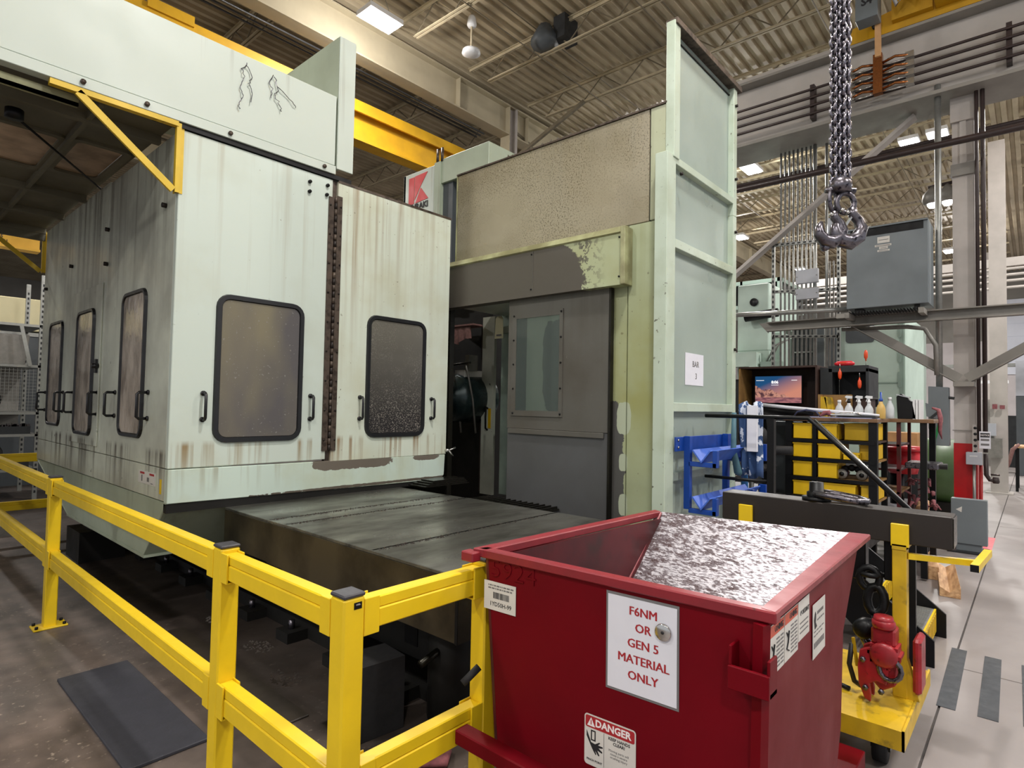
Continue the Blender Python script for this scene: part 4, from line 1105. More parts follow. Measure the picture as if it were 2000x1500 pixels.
t.color(c); t.put(t.b.inputs['Metallic'], t.ramp(m1, 0, 1, .55, .25)); t.put(t.b.inputs['Roughness'], t.ramp(m1, 0, 1, .42, .6)); t.bump(t.noise(20), .1, .004); M['chute'] = t.m
plate([(2.735, 1.43, 1.128), (2.885, .60, 1.128), (1.85, .585, .30), (1.74, 1.39, .30)], (.01, 0, -.012), 'chute', M['chute'], 0, 'bright scraped sloping chute plate')
plate([(1.566, 1.40, .30), (1.74, 1.39, .30), (1.85, .585, .30), (1.618, .57, .30)], (0, 0, -.01), 'bottom', M['red_in'])
# rims
MB().hexa([(1.540, 1.515, 1.098), (1.600, .50, 1.098), (1.640, .50, 1.098), (1.580, 1.50, 1.098)], [(1.540, 1.515, 1.13), (1.600, .50, 1.13), (1.640, .50, 1.13), (1.580, 1.50, 1.13)]).build('near_rim', M['red_rim'], HP, bevel=.004)
MB().hexa([(1.600, .500, 1.107), (2.90, .525, 1.107), (2.88, .605, 1.107), (1.61, .545, 1.107)], [(1.600, .500, 1.131), (2.90, .525, 1.131), (2.88, .605, 1.131), (1.61, .545, 1.131)]).build('right_rim', M['red_rim'], HP, bevel=.004)
MB().hexa([(1.545, 1.475, 1.10), (2.74, 1.41, 1.10), (2.76, 1.455, 1.10), (1.53, 1.53, 1.10)], [(1.545, 1.475, 1.13), (2.74, 1.41, 1.13), (2.76, 1.455, 1.13), (1.53, 1.53, 1.13)]).build('left_rim', M['red_rim'], HP, bevel=.004)
MB().box(1.50, 1.545, 1.50, 1.56, 1.085, 1.12).build('corner_tab', M['red_rim'], HP, bevel=.004)
MB().bar((1.60, .535, 1.095), (1.606, .552, .2), .03, .03).build('corner_angle', M['red'], HP)
MB().tube([(2.72, 1.40, 1.125), (2.40, 1.39, .868), (1.76, 1.385, .34)], .006, 5).build('weld_bead', M['red_rim'], HP)
def fp(y, z, o=0):
    """a point on the near wall by its y and z"""
    k = (y - A.y) / (B.y - A.y); p = A + (B - A) * k; p = Vector((p.x + .008 * (1.1 - z) / .9, y, z)); return p + fn * o
def fsheet(ya, yb, za, zb, nm, mt, par, o=.002, d=.0015, tilt=0):
    q = [fp(ya, za, o), fp(yb, za + tilt, o), fp(yb, zb + tilt, o), fp(ya, zb, o)]
    return MB().prism(q, fn * d).build(nm, mt, par)
# pivot bracket on the near wall
b = MB().box(1.555, 1.61, .50, .605, .925, .94).box(1.548, 1.56, .50, .605, .925, .985).box(1.555, 1.612, .50, .508, .925, 1.02).box(1.555, 1.612, .597, .605, .925, 1.035)
b.build('bracket_pocket', M['red'], HP, bevel=.002)
# raised weld-bead number
text('5924', .085, fp(1.36, 1.065, .001), fa, FZ, M['red'], HP, 'raised_number', bold=-.01, ext=.002, sx=1.2)
# support frame, latch bar and base
MB().box(1.455, 1.515, .42, 1.525, .465, .515).build('latch_bar', M['red'], HP, bevel=.004)
MB().box(1.56, 1.62, 1.36, 1.42, .03, .44).build('leg', M['red'], HP, bevel=.004)
MB().box(1.56, 1.62, .58, .64, .03, .44).build('leg', M['red'], HP, bevel=.004)
MB().box(1.56, 3.05, 1.30, 1.40, .02, .15).build('base_channel', M['red'], HP, bevel=.004)
MB().box(1.56, 3.05, .575, .72, .02, .15).build('base_channel', M['red'], HP, bevel=.004)
MB().prism([(2.30, .575, .15), (2.55, .575, .15), (2.50, .575, .6), (2.38, .575, .6)], (0, .02, 0)).build('rocker_plate', M['red'], HP, bevel=.003)
MB().box(2.0, 2.5, .72, 1.30, .02, .15).build('fork_pocket', M['red'], HP)
MB().tube([(1.56, 1.515, .70), (1.50, 1.535, .655)], .014, 10).build('release_grip', M['rubber'], HP)
# signs on the near wall
sg = thing('paper_sign', 'letter-size sign with dark red words held on the red hopper by a round magnet', 'sign', fp(.875, .8))
fsheet(.995, .762, .79, 1.085, 'backing_sleeve', M['ink_grey'], sg, .0006, .0008)
fsheet(.988, .768, .798, 1.077, 'sheet', M['paper'], sg)
for i, s_ in enumerate(('F6NM', 'OR', 'GEN 5', 'MATERIAL', 'ONLY')):
    w_ = text(s_, .036, fp(.872, 1.040 - i * .0475, .0042), fa, FZ, M['ink_red'], sg, ext=.0003, sx=1.0)
    bm = bmesh.new()
    for dx in (-.0009, -.0003, .0003, .0009):
        n0 = len(bm.verts); bm.from_mesh(w_.data); bm.verts.ensure_lookup_table()
        bmesh.ops.translate(bm, vec=fa * dx + fn * (dx * .05), verts=bm.verts[n0:])
    bm.to_mesh(w_.data); bm.free()
g = thing('magnet', 'round steel magnet holding the paper sign on the hopper', 'magnet', fp(.80, 1.0, .004))
MB().lathe(fp(.808, 1.003, .004), [(.0235, 0), (.025, .002), (.025, .006), (.0225, .008)], 24, fn).build('disc', M['bright'], g)
MB().lathe(fp(.808, 1.003, .0121), [(.005, 0), (.0045, .001)], 12, fn).build('centre_hole', M['ink'], g)
lb = thing('barcode_label', 'small white barcode label near the top left of the red hopper', 'label', fp(1.41, .93))
fsheet(1.487, 1.345, .922, 1.022, 'sheet', M['label'], lb, tilt=.0)
for z in (1.006, .996):
    b = MB(); y = 1.468
    while y > 1.368:
        w = random.choice((.004, .009, .013)); b.prism([fp(y, z, .0036), fp(y - w, z, .0036), fp(y - w, z + .005, .0036), fp(y, z + .005, .0036)], fn * .0003); y -= w + .003
    b.build('fine_print', M['ink_grey'], lb)
b = MB(); y = 1.445
random.seed(5)
while y > 1.375:
    w = random.choice((.0012, .002, .0032)); q = [fp(y, .964, .0036), fp(y - w, .964, .0036), fp(y - w, .986, .0036), fp(y, .986, .0036)]
    b.prism(q, fn * .0004); y -= w + random.choice((.0012, .002))
b.build('barcode', M['ink'], lb)
text('1YD50H-99', .021, fp(1.412, .944, .004), fa, FZ, M['ink'], lb, bold=.005, ext=.0002, sx=.95)
dl = thing('danger_label', 'DANGER keep hands clear label low on the near wall of the hopper', 'label', fp(.98, .54))
def rr(y0, y1, z0_, z1_, r, o, nm, mt, par, d=.0008):
    pts = rrect((y0 + y1) / 2, (z0_ + z1_) / 2, abs(y1 - y0) / 2, (z1_ - z0_) / 2, r, 4)
    return MB().prism([fp(p[0], p[1], o) for p in pts], fn * d).build(nm, mt, par)
rr(1.068, .893, .535, .690, .010, .001, 'sheet', M['label'], dl, .0014)
rr(1.064, .897, .650, .686, .006, .0026, 'red_heading', M['ink_red'], dl, .0005)
text('DANGER', .030, fp(.969, .668, .0034), fa, FZ, M['ink_white'], dl, bold=.035, ext=.0002, sx=1.0)
MB().prism([fp(1.058, .655, .0033), fp(1.030, .655, .0033), fp(1.044, .682, .0033)], fn * .0003).build('alert_triangle', M['ink_white'], dl)
MB().prism([fp(1.0455, .660, .0037), fp(1.0425, .660, .0037), fp(1.0425, .674, .0037), fp(1.0455, .674, .0037)], fn * .0002).build('alert_mark', M['ink_red'], dl)
MB().prism([fp(.9995, .545, .0026), fp(.9985, .545, .0026), fp(.9985, .648, .0026), fp(.9995, .648, .0026)], fn * .0003).build('divider', M['ink'], dl)
MB().ring_plate([fp(1.045, .612, .0026), fp(1.028, .612, .0026), fp(1.028, .644, .0026), fp(1.045, .644, .0026)], [fp(1.041, .616, .0026), fp(1.032, .616, .0026), fp(1.032, .640, .0026), fp(1.041, .640, .0026)], fn * .0003).build('press_symbol', M['ink'], dl)
hand = [(1.060, .640), (1.060, .622), (1.044, .594), (1.036, .582), (1.028, .572), (1.025, .574), (1.030, .585), (1.018, .572), (1.014, .574), (1.022, .588), (1.006, .584), (1.004, .588), (1.018, .596), (1.003, .600), (1.003, .604), (1.020, .604), (1.012, .612), (1.015, .614), (1.030, .604), (1.044, .606)]
MB().prism([fp(y, z, .0026) for y, z in hand], fn * .0003).build('hand_symbol', M['ink'], dl)
text('KEEP HANDS\nCLEAR!', .0125, fp(.948, .633, .0028), fa, FZ, M['ink'], dl, bold=.02, ext=.0002)
text('Moving parts will\ncause a severe\ncrushing injury', .0098, fp(.949, .595, .0028), fa, FZ, M['ink_grey'], dl, ext=.0002)
text('PINCH POINT', .0088, fp(1.032, .552, .0028), fa, FZ, M['ink'], dl, bold=.02, ext=.0002)
# labels on the right wall (facing -y)
def sx_(x): return .5235 + (x - 1.61) * .0175
def sheet(x0, x1, z0_, z1_, nm, mt, par, o=.001, d=.001):
    return MB().prism([(x0, sx_(x0) - o, z0_), (x1, sx_(x1) - o, z0_), (x1, sx_(x1) - o, z1_), (x0, sx_(x0) - o, z1_)], (0, -d, 0)).build(nm, mt, par)
for (x0, x1, n) in ((1.618, 1.745, 'nearer'), (1.750, 1.880, 'farther')):
    g = thing('warning_label', 'orange-headed warning label on the hopper side, the %s of two' % n, 'label', (x0, sx_(x0), .95))
    sheet(x0, x1, .950, 1.083, 'sheet', M['label'], g)
    sheet(x0 + .002, x1 - .002, 1.052, 1.081, 'orange_heading', M['orange'], g, .0022, .0004)
    text('WARNING', .021, ((x0 + x1) / 2, sx_((x0 + x1) / 2) - .0028, 1.066), FX, FZ, M['ink'], g, bold=.03, ext=.0002)
    b = MB()
    for k in range(8):
        for xa, xb in ((x0 + .058, x0 + .085 + .004 * (k % 3)), (x0 + .094, x0 + .12)):
            b.prism([(xa, sx_(xa) - .0022, 1.035 - k * .0105), (xb, sx_(xb) - .0022, 1.035 - k * .0105), (xb, sx_(xb) - .0022, 1.0395 - k * .0105), (xa, sx_(xa) - .0022, 1.0395 - k * .0105)], (0, -.0004, 0))
    b.build('fine_print', M['ink_grey'], g)
    b = MB()
    cx = x0 + .027
    b.tube([(cx - .012, sx_(x0) - .0032, 1.03), (cx, sx_(x0) - .0032, 1.015), (cx + .01, sx_(x0) - .0032, 1.03), (cx, sx_(x0) - .0032, 1.0), (cx - .012, sx_(x0) - .0032, .985), (cx + .01, sx_(x0) - .0032, .975)], .002, 4)
    b.build('pictogram', M['ink'], g)
g = thing('important_label', 'white IMPORTANT label under the right rim of the hopper', 'label', (1.885, sx_(1.885), .97))
sheet(1.885, 2.005, .968, 1.083, 'sheet', M['label'], g)
text('IMPORTANT', .019, (1.945, sx_(1.945) - .0025, 1.045), FX, FZ, M['ink'], g, bold=.03, ext=.0002)
b = MB()
for k in range(3): b.prism([(1.90, sx_(1.9) - .0022, 1.015 - k * .014), (1.99, sx_(1.99) - .0022, 1.015 - k * .014), (1.99, sx_(1.99) - .0022, 1.019 - k * .014), (1.90, sx_(1.9) - .0022, 1.019 - k * .014)], (0, -.0004, 0))
b.build('fine_print', M['ink_grey'], g)
g = thing('maker_label', 'white maker label standing alone on the hopper side', 'label', (2.05, sx_(2.05), .86))
sheet(2.047, 2.203, .865, 1.035, 'sheet', M['label'], g)
MB().prism([(2.06, sx_(2.06) - .0025, .985), (2.075, sx_(2.07) - .0025, 1.01), (2.085, sx_(2.08) - .0025, 1.0), (2.08, sx_(2.08) - .0025, .975), (2.095, sx_(2.09) - .0025, .96), (2.07, sx_(2.07) - .0025, .955)], (0, -.0004, 0)).build('emblem', M['ink'], g)
b = MB()
for (xa, xb, z, h_) in ((2.10, 2.18, .995, .010), (2.10, 2.19, .975, .005), (2.06, 2.19, .945, .004), (2.06, 2.17, .932, .004), (2.06, 2.19, .895, .018)):
    n_ = 7 if h_ > .009 else 4
    for k in range(n_):
        u0 = xa + (xb - xa) * k / n_; u1 = u0 + (xb - xa) / n_ * .75
        b.prism([(u0, sx_(u0) - .0022, z), (u1, sx_(u1) - .0022, z), (u1, sx_(u1) - .0022, z + h_), (u0, sx_(u0) - .0022, z + h_)], (0, -.0004, 0))
b.build('fine_print', M['ink_grey'], g)
# ============================================================ lifting beam on its yellow cart
C5 = thing('tool_cart', 'yellow steel cart with two cradle posts and a T-shaped tow handle', 'cart', (3.5, .95, 0))
MB().box(3.10, 3.93, .445, 1.50, .215, .262).build('deck', M['yellow_old'], C5, bevel=.006)
MB().box(3.09, 3.94, .435, .445, .18, .265).build('deck_lip', M['yellow_old'], C5)
MB().box(3.09, 3.10, .435, 1.5, .18, .265).build('deck_lip', M['yellow_old'], C5)
MB().box(3.2, 3.5, .50, .62, .16, .215).build('caster_mount', M['yellow_old'], C5)
for x, y in ((3.32, .56), (3.80, .53), (3.32, 1.38), (3.80, 1.38)):
    cs = MB().cyl((x, y - .028, .075), (x, y + .028, .075), .075, 18).build('caster_wheel', M['rubber'], C5)
    MB().box(x - .02, x + .05, y - .04, y - .032, .06, .21).box(x - .02, x + .05, y + .032, y + .04, .06, .21).box(x - .04, x + .06, y - .045, y + .045, .2, .215).build('caster_fork', M['steel_dark'], cs)
for y in (.475, 1.225):
    p = MB().box(3.46, 3.53, y, y + .06, .262, 1.0).build('cradle_post', M['yellow_old'], C5, bevel=.003)
    MB().box(3.455, 3.475, y - .01, y + .065, .99, 1.10).build('front_tab', M['yellow'], p, bevel=.002)
    MB().box(3.655, 3.67, y - .01, y + .065, .99, 1.10).box(3.455, 3.67, y, y + .06, .975, 1.0).build('saddle', M['yellow_old'], p)
    MB().prism([(3.53, y + .03, .262), (3.60, y + .03, .262), (3.53, y + .03, .42)], (0, .01, 0)).prism([(3.465, y - .05, .262), (3.465, y, .262), (3.465, y, .45)], (.05, 0, 0)).build('gusset', M['yellow_old'], p)
hb = MB().bar((3.49, .475, .945), (3.62, .20, .935), .028, .028).build('tow_bar', M['yellow'], C5)
MB().bar((3.46, .213, .94), (3.90, .185, .94), .032, .032).build('tee_grip', M['yellow'], hb)
MB().box(3.455, 3.46, .197, .229, .924, .956).build('end_hole', M['black'], hb)
LB = thing('lifting_beam', 'dark square-section lifting beam resting on the yellow cart', 'lifting beam', (3.56, .85, 1.0))
MB().box(3.48, 3.64, .295, 1.395, 1.002, 1.158).build('box_section', M['beam_dk'], LB, bevel=.004)
MB().box(3.485, 3.635, .290, .295, 1.01, 1.15).build('end_plate', M['steel_dark'], LB)
MB().box(3.52, 3.60, .66, .72, .78, 1.0).box(3.52, 3.60, .54, .58, .80, 1.0).build('lower_lug', M['black'], LB, bevel=.005)
sk_ = thing('pad_eye_shackle', 'black hoist shackle and nut lying on top of the lifting beam', 'shackle', (3.55, .82, 1.158))
MB().lathe((3.55, .90, 1.158), [(.05, 0), (.05, .045), (.038, .05), (.036, .10)], 8).build('nut', M['black'], sk_)
MB().lathe((3.55, .90, 1.158), [(.072, 0), (.072, .02)], 20).build('washer', M['black'], sk_)
MB().tube([(3.50, .90, 1.20), (3.49, .82, 1.195), (3.49, .70, 1.185), (3.53, .655, 1.18), (3.58, .66, 1.18), (3.61, .71, 1.185), (3.61, .82, 1.195), (3.60, .90, 1.20)], [.018, .02, .018, .015, .015, .018, .02, .018], 10).build('bow', M['hook'], sk_)
# swivel hook and chain hanging under the beam
CH = thing('swivel_hook', 'heavy black swivel hook hanging under the lifting beam', 'hook', (3.5, .62, .55))
MB().tube([(3.52 + .045 * math.cos(a), .635 + .045 * math.sin(a) , .82 + .0 * a) for a in [k * PI / 6 for k in range(12)]], .014, 8, closed=True).build('ring', M['black'], CH)
MB().tube([(3.5, .64 + .045 * math.cos(a), .80 + .055 * math.sin(a)) for a in [k * PI / 6 for k in range(12)]], .018, 8, closed=True).build('link', M['black'], CH)
MB().tube([(3.49 + .01 * math.sin(a), .61 + .038 * math.cos(a), .70 + .065 * math.sin(a)) for a in [k * PI / 6 for k in range(12)]], .022, 8, closed=True).build('link', M['black'], CH)
MB().tube([(3.49, .6, .64), (3.48, .60, .60), (3.47, .56, .56), (3.47, .555, .50), (3.47, .585, .46), (3.47, .63, .46), (3.47, .655, .50), (3.47, .65, .54)], [.03, .032, .03, .032, .034, .03, .022, .01], 10).build('hook_body', M['hook'], CH)
MB().lathe((3.40, .66, .56), [(.03, 0), (.048, .02), (.05, .07), (.035, .12)], 16, (1, -.2, 0)).build('swivel_barrel', M['black'], CH)
MB().tube([(3.36, .69, .50), (3.35, .70, .40), (3.36, .68, .32), (3.4, .66, .29)], .012, 8).build('cord', M['cable'], CH)
MB().bar((3.36, .685, .53), (3.35, .665, .40), .016, .008).build('tag', M['yellow_old'], CH)
CL = thing('plate_clamp', 'red plate-lifting clamp with curved jaw standing on the yellow cart deck', 'lifting clamp', (3.35, .58, .262))
b = MB()
arc = [(math.cos(a), math.sin(a)) for a in [math.radians(95 + k * 15) for k in range(12)]]
def jaw(x, cy, cz, r0, r1, th):
    O = [(x, cy - .0 + r0 * c, cz + r0 * s * 1.25) for c, s in arc]; I = [(x, cy + r1 * c * .75, cz + r1 * s * 1.05) for c, s in arc]
    n = len(O); m = MB(); m.add(O + I + [(p[0] + th, p[1], p[2]) for p in O] + [(p[0] + th, p[1], p[2]) for p in I],
        [q for i in range(n - 1) for q in ((i, i + 1, n + i + 1, n + i), (2 * n + i, 3 * n + i, 3 * n + i + 1, 2 * n + i + 1), (i, 2 * n + i, 2 * n + i + 1, i + 1), (n + i, n + i + 1, 3 * n + i + 1, 3 * n + i))] + [(0, n, 3 * n, 2 * n), (n - 1, 3 * n - 1, 4 * n - 1, 2 * n - 1)])
    return m
def side_(pts, x, th): return MB().prism([(x, y, z) for y, z in pts], (th, 0, 0))
pr = [(.645, .50), (.655, .42), (.650, .34), (.625, .275), (.600, .264), (.598, .30), (.605, .35), (.575, .37), (.535, .36), (.525, .44), (.54, .50), (.575, .53), (.60, .525)]
side_(pr, 3.30, .022).build('jaw_plate', M['red_hook'], CL, bevel=.004)
side_(pr, 3.385, .022).build('jaw_plate', M['red_hook'], CL, bevel=.004)
side_([(.60, .47), (.60, .36), (.56, .32), (.50, .36), (.49, .46), (.54, .51)], 3.325, .06).build('cam', M['red_hook'], CL, bevel=.008)
MB().lathe((3.28, .545, .50), [(.045, 0), (.058, .01), (.058, .13), (.045, .14)], 18, (1, 0, 0)).build('gear_drum', M['red_hook'], CL)
dr = MB()
for k in range(10):
    a = k * PI / 5
    dr.box(3.30, 3.40, .545 + .06 * math.cos(a) - .008, .545 + .06 * math.cos(a) + .008, .50 + .06 * math.sin(a) - .008, .50 + .06 * math.sin(a) + .008)
dr.build('gear_teeth', M['red_hook'], CL)
MB().box(3.31, 3.42, .50, .60, .54, .62).build('upper_block', M['red_hook'], CL, bevel=.01)
MB().lathe((3.33, .55, .62), [(.045, 0), (.05, .012), (.05, .03), (.04, .04)], 14).lathe((3.33, .55, .645), [(.04, 0), (.044, .01), (.04, .03)], 14).build('spring_cap', M['red_hook'], CL)
MB().box(3.44, 3.60, .415, .45, .30, .56).build('back_plate', M['red_hook'], CL, bevel=.012)
MB().tube([(3.30, .52 + .045 * math.cos(a), .44 + .05 * math.sin(a)) for a in [k * PI / 6 for k in range(12)]], .012, 8, closed=True).build('lifting_ring', M['hook'], CL)
for (y, z) in ((.62, .33), (.555, .33), (.63, .46)): MB().lathe((3.285, y, z), [(.013, 0), (.013, .015)], 6, (1, 0, 0)).build('bolt_head', M['hook'], CL)
solo(MB().tube([(3.3, .74, .275), (3.32, .80, .28), (3.38, .78, .28), (3.36, .70, .275)], .012, 6), 'loose_shackle', M['black'], 'small black shackle lying flat on the yellow cart deck', 'shackle', (3.34, .76, .262))

# ============================================================ hoist chain and hooks
HC = thing('hoist_chain', 'steel chain of four strands hanging from above with linked hooks', 'hoist chain', (3.3, .73, 2.4))
def link(L=.054, W=.033, r=.0078):
    pts = []
    h = L / 2 - W / 2
    for k in range(5): a = PI * k / 4; pts.append((W / 2 * math.cos(a), 0, h + W / 2 * math.sin(a)))
    for k in range(5): a = PI + PI * k / 4; pts.append((W / 2 * math.cos(a), 0, -h + W / 2 * math.sin(a)))
    return MB().tube(pts, r, 6, closed=True)
lk = link(); base = lk.build('chain_link', M['chain'], None)
me_l = base.data; bpy.data.objects.remove(base)
rest = MB()
XC, YC = 3.30, .727
random.seed(2)
for s_, (dx, dy) in enumerate(((-.024, .024), (.006, .008), (-.008, -.012), (.022, -.026))):
    for k in range(38):
        z = 2.80 + k * .0365 + (s_ % 2) * .012
        o = bpy.data.objects.new('chain_link', me_l); COL.objects.link(o); o.parent = HC
        o.location = (XC + dx - 3.3, YC + dy - .73, z - 2.4)
        o.rotation_euler = (random.uniform(-.06, .06), random.uniform(-.05, .05), (PI / 4 if k % 2 else -PI / 4) + random.uniform(-.15, .15))
    z = 2.80 + 38 * .0365
    rest.tube([(XC + dx, YC + dy, z), (XC + dx, YC + dy, 7.25)], .012, 5)
rest.build('upper_chain', M['chain'], HC, kind='stuff')
def torus(c, R, r, ax=(0, 1, 0), sq=1.0, n=20, R2=None):
    u, w = frame(ax); c = Vector(c); R2 = R2 or R
    return MB().tube([c + u * R * math.cos(2 * PI * k / n) + w * R2 * math.sin(2 * PI * k / n) for k in range(n)], r, 10, closed=True)
VN = (.75, .66, 0)     # the hooks face the aisle side
MB().lathe((XC, YC, 2.80), [(.02, -.05), (.05, -.045), (.055, .0), (.03, .03)], 14).build('gather_ring', M['hook'], HC)
MB().cyl((XC - .05, YC + .055, 2.765), (XC + .05, YC - .055, 2.765), .016, 10).build('cross_pin', M['hook'], HC)
torus((XC + .012, YC - .02, 2.70), .044, .014, VN, R2=.05).build('master_link', M['hook'], HC)
torus((XC - .02, YC + .03, 2.72), .030, .011, (.3, 1, 0), R2=.06).build('master_link', M['hook'], HC)
def hook(c, s, par, nm):
    R_ = Vector((.66, -.75, 0)); c = Vector(c)
    P = [(-.25, 1.15), (-.3, .8), (-.62, .45), (-.8, 0), (-.62, -.5), (-.15, -.82), (.35, -.72), (.68, -.3), (.7, .1), (.55, .5)]
    rr_ = [.26, .26, .28, .34, .40, .44, .42, .36, .26, .1]
    return MB().tube([c + R_ * p[0] * s * -1 + Vector((0, 0, p[1] * s)) for p in P], [q * s for q in rr_], 12).build(nm, M['hook'], par)
h1 = hook((XC + .012, YC - .03, 2.57), .088, HC, 'sling_hook')
h2 = hook((XC - .05, YC + .035, 2.56), .078, HC, 'sling_hook')
MB().bar((XC - .03, YC + .04, 2.625), (XC - .015, YC + .045, 2.53), .022, .008).build('safety_latch', M['bright'], h2)
MB().bar((XC + .03, YC - .05, 2.64), (XC - .01, YC + .0, 2.54), .022, .008).build('safety_latch', M['bright'], h1)
MB().lathe((XC - .07, YC + .045, 2.475), [(.012, -.0), (.022, .004), (.022, .03), (.012, .035)], 12, VN).build('swivel_nut', M['hook'], h2)
for (a, z) in ((.0, 2.655), (.02, 2.645), (-.04, 2.63)): MB().lathe((XC + a - .03, YC - a - .02, z), [(.009, 0), (.009, .02)], 8, VN).build('rivet', M['bright'], h1)
hb = thing('hoist_block', 'hoist body above the picture from which the chain hangs', 'hoist', (3.3, .5, 7.3))
MB().box(3.1, 3.5, .52, .95, 7.25, 7.7).build('case', M['yellow_dk'], hb, bevel=.02)

# ============================================================ operator platform, stairs, rail
PZ = .60
P5 = thing('operator_platform', 'raised grating platform with black and yellow steps beside the tall panel', 'platform', (5.5, 2.0, 0))
MB().box(4.75, 8.6, 1.12, 2.05, PZ - .03, PZ).box(5.6, 8.6, 2.05, 4.0, PZ - .03, PZ).build('deck_grating', M['grating'], P5)
MB().box(4.72, 4.75, 1.12, 2.05, .25, PZ).box(4.72, 8.6, 1.09, 1.12, PZ - .15, PZ).build('deck_frame', M['black'], P5)
for x in (4.8, 6.6, 8.5):
    for y in (1.15, 2.0): MB().box(x, x + .06, y, y + .06, 0, PZ - .03).build('deck_leg', M['black'], P5)
for i, (z, ya, yb) in enumerate(((.20, .57, .84), (.40, .84, 1.12))):
    s_ = MB().box(4.78, 5.40, ya, yb, z - .012, z).build('tread', M['grating'], P5)
    gr = MB()
    for k in range(22): gr.box(4.79 + k * .028, 4.80 + k * .028, ya + .01, yb - .01, z, z + .004)
    gr.build('tread_ribs', M['galv'], s_, kind='stuff')
    MB().box(4.78, 5.40, ya - .012, ya, z - .16, z + .002).build('yellow_nosing', M['yellow'], s_)
    for k in range(9): MB().box(4.80 + k * .066, 4.83 + k * .066, ya - .016, ya - .012, z - .14, z - .02).build('nosing_rib', M['yellow_old'], s_)
for x in (4.73, 5.41):
    MB().prism([(x, .50, .0), (x, .50, .17), (x, .62, .27), (x, 1.10, .66), (x, 1.22, .66), (x, 1.22, .40), (x, .80, .0)], (.02, 0, 0)).build('stringer', M['black'], P5)
HR = thing('stair_handrail', 'thin black handrail sloping down the steps behind the lifting beam', 'handrail', (4.68, .9, 0))
MB().tube([(4.68, 2.02, 1.592), (4.68, 1.24, 1.592), (4.68, .612, .99)], .016, 8).build('top_rail', M['black'], HR)
MB().box(4.66, 4.70, .59, .63, 0, 1.0).build('post', M['black'], HR)
MB().box(4.655, 4.705, 1.475, 1.525, PZ, 1.585).build('post', M['black'], HR)
MB().tube([(4.68, 2.02, 1.1), (4.68, 1.48, 1.1)], .013, 8).build('mid_rail', M['black'], HR)
MB().tube([(4.69, 1.20, 1.585), (4.69, .56, .955)], .008, 6).build('bright_edge', M['bright'], HR)

# ============================================================ work benches on the platform
TZ = 1.58
W1 = thing('work_bench', 'black-framed bench with wooden top and yellow bins on its shelves', 'work bench', (6.6, 1.5, PZ))
MB().box(6.38, 7.05, 1.10, 1.93, TZ - .035, TZ).build('top', M['oak'], W1, bevel=.003)
for (x, y, w) in ((6.40, 1.855, .06), (6.40, 1.625, .035), (6.40, 1.105, .07), (6.98, 1.87, .04), (6.98, 1.12, .05)):
    MB().box(x, x + w, y, y + w, PZ, TZ - .035).build('leg', M['black'], W1)
for z in (1.345, 1.16, .97, .78):
    MB().box(6.40, 7.02, 1.12, 1.90, z, z + .018).build('shelf', M['ply'] if z < 1.3 else M['box_wood'], W1)
    MB().box(6.395, 6.415, 1.12, 1.90, z - .012, z + .02).build('shelf_rail', M['black'], W1)
for (x, y) in ((7.05, 1.06), (7.10, .96)):
    pass
def bin_(y0, y1, z0_, z1_, lab, x0=6.415, x1=6.75, name='storage_bin'):
    g = thing(name, lab, 'bin', (x0, (y0 + y1) / 2, z0_))
    b = MB().box(x0, x0 + .006, y0, y1, z0_, z1_).box(x1 - .006, x1, y0, y1, z0_, z1_).box(x0, x1, y0, y0 + .006, z0_, z1_).box(x0, x1, y1 - .006, y1, z0_, z1_).box(x0, x1, y0, y1, z0_, z0_ + .006)
    b.build('body', M['bin'], g, bevel=.001)
    MB().box(x0 - .006, x0, y0 - .003, y1 + .003, z1_ - .012, z1_).build('rim', M['bin'], g)
    return g
rows = ((1.365, 1.52, 'top'), (1.18, 1.325, 'second'), (.99, 1.14, 'third'), (.80, .945, 'bottom'))
for z0_, z1_, n in rows:
    bin_(1.665, 1.845, z0_, z1_, 'yellow bin at the left end of the %s bench shelf' % n)
    y0 = {'top': 1.44, 'second': 1.41, 'third': 1.44, 'bottom': 1.28}[n]
    bin_(y0, 1.615, z0_, z1_, 'yellow bin right of the thin upright on the %s bench shelf' % n)
bin_(1.14, 1.40, 1.365, 1.53, 'wide yellow bin in shade on the top bench shelf', 6.5, 6.9)
bin_(1.25, 1.39, 1.18, 1.25, 'small open yellow tray in front on the second bench shelf', 6.40, 6.5)
bin_(1.14, 1.27, 1.18, 1.325, 'yellow bin at the right end of the second bench shelf', 6.5, 6.9)
bin_(1.13, 1.25, .80, .945, 'yellow bin at the right end of the bottom bench shelf', 6.45, 6.9)
for (y, n) in ((1.41, 'left'), (1.24, 'right')):
    g = thing('tool_holder', 'dark spindle tool holder with pale ring, %s of the pair on the third shelf' % n, 'tool holder', (6.5, y, .988))
    MB().lathe((6.45, y, 1.04), [(.048, 0), (.052, .01), (.052, .05), (.04, .07), (.03, .2)], 18, (1, 0, 0)).build('taper', M['hook'], g)
    MB().lathe((6.445, y, 1.04), [(.046, 0), (.046, .004)], 18, (1, 0, 0)).build('pale_ring', M['galv_dull'], g)
    MB().lathe((6.44, y, 1.04), [(.022, 0), (.022, .006)], 12, (1, 0, 0)).build('bore', M['black'], g)
g = thing('casting_stack', 'heap of dark castings in the middle of the third bench shelf', 'castings', (6.6, 1.3, .988))
for k in range(5): MB().lathe((6.55, 1.18 + k * .055, 1.08 + .01 * (k % 2)), [(.02, 0), (.032, .01), (.03, .05), (.015, .08)], 10, (1, .2, .1)).build('casting', M['void'], g)
W2 = thing('side_bench', 'longer brown-topped bench joined behind the binned one', 'work bench', (7.4, 1.6, PZ))
MB().box(7.06, 7.85, .74, 2.62, TZ - .035, TZ).build('top', M['oak'], W2, bevel=.003)
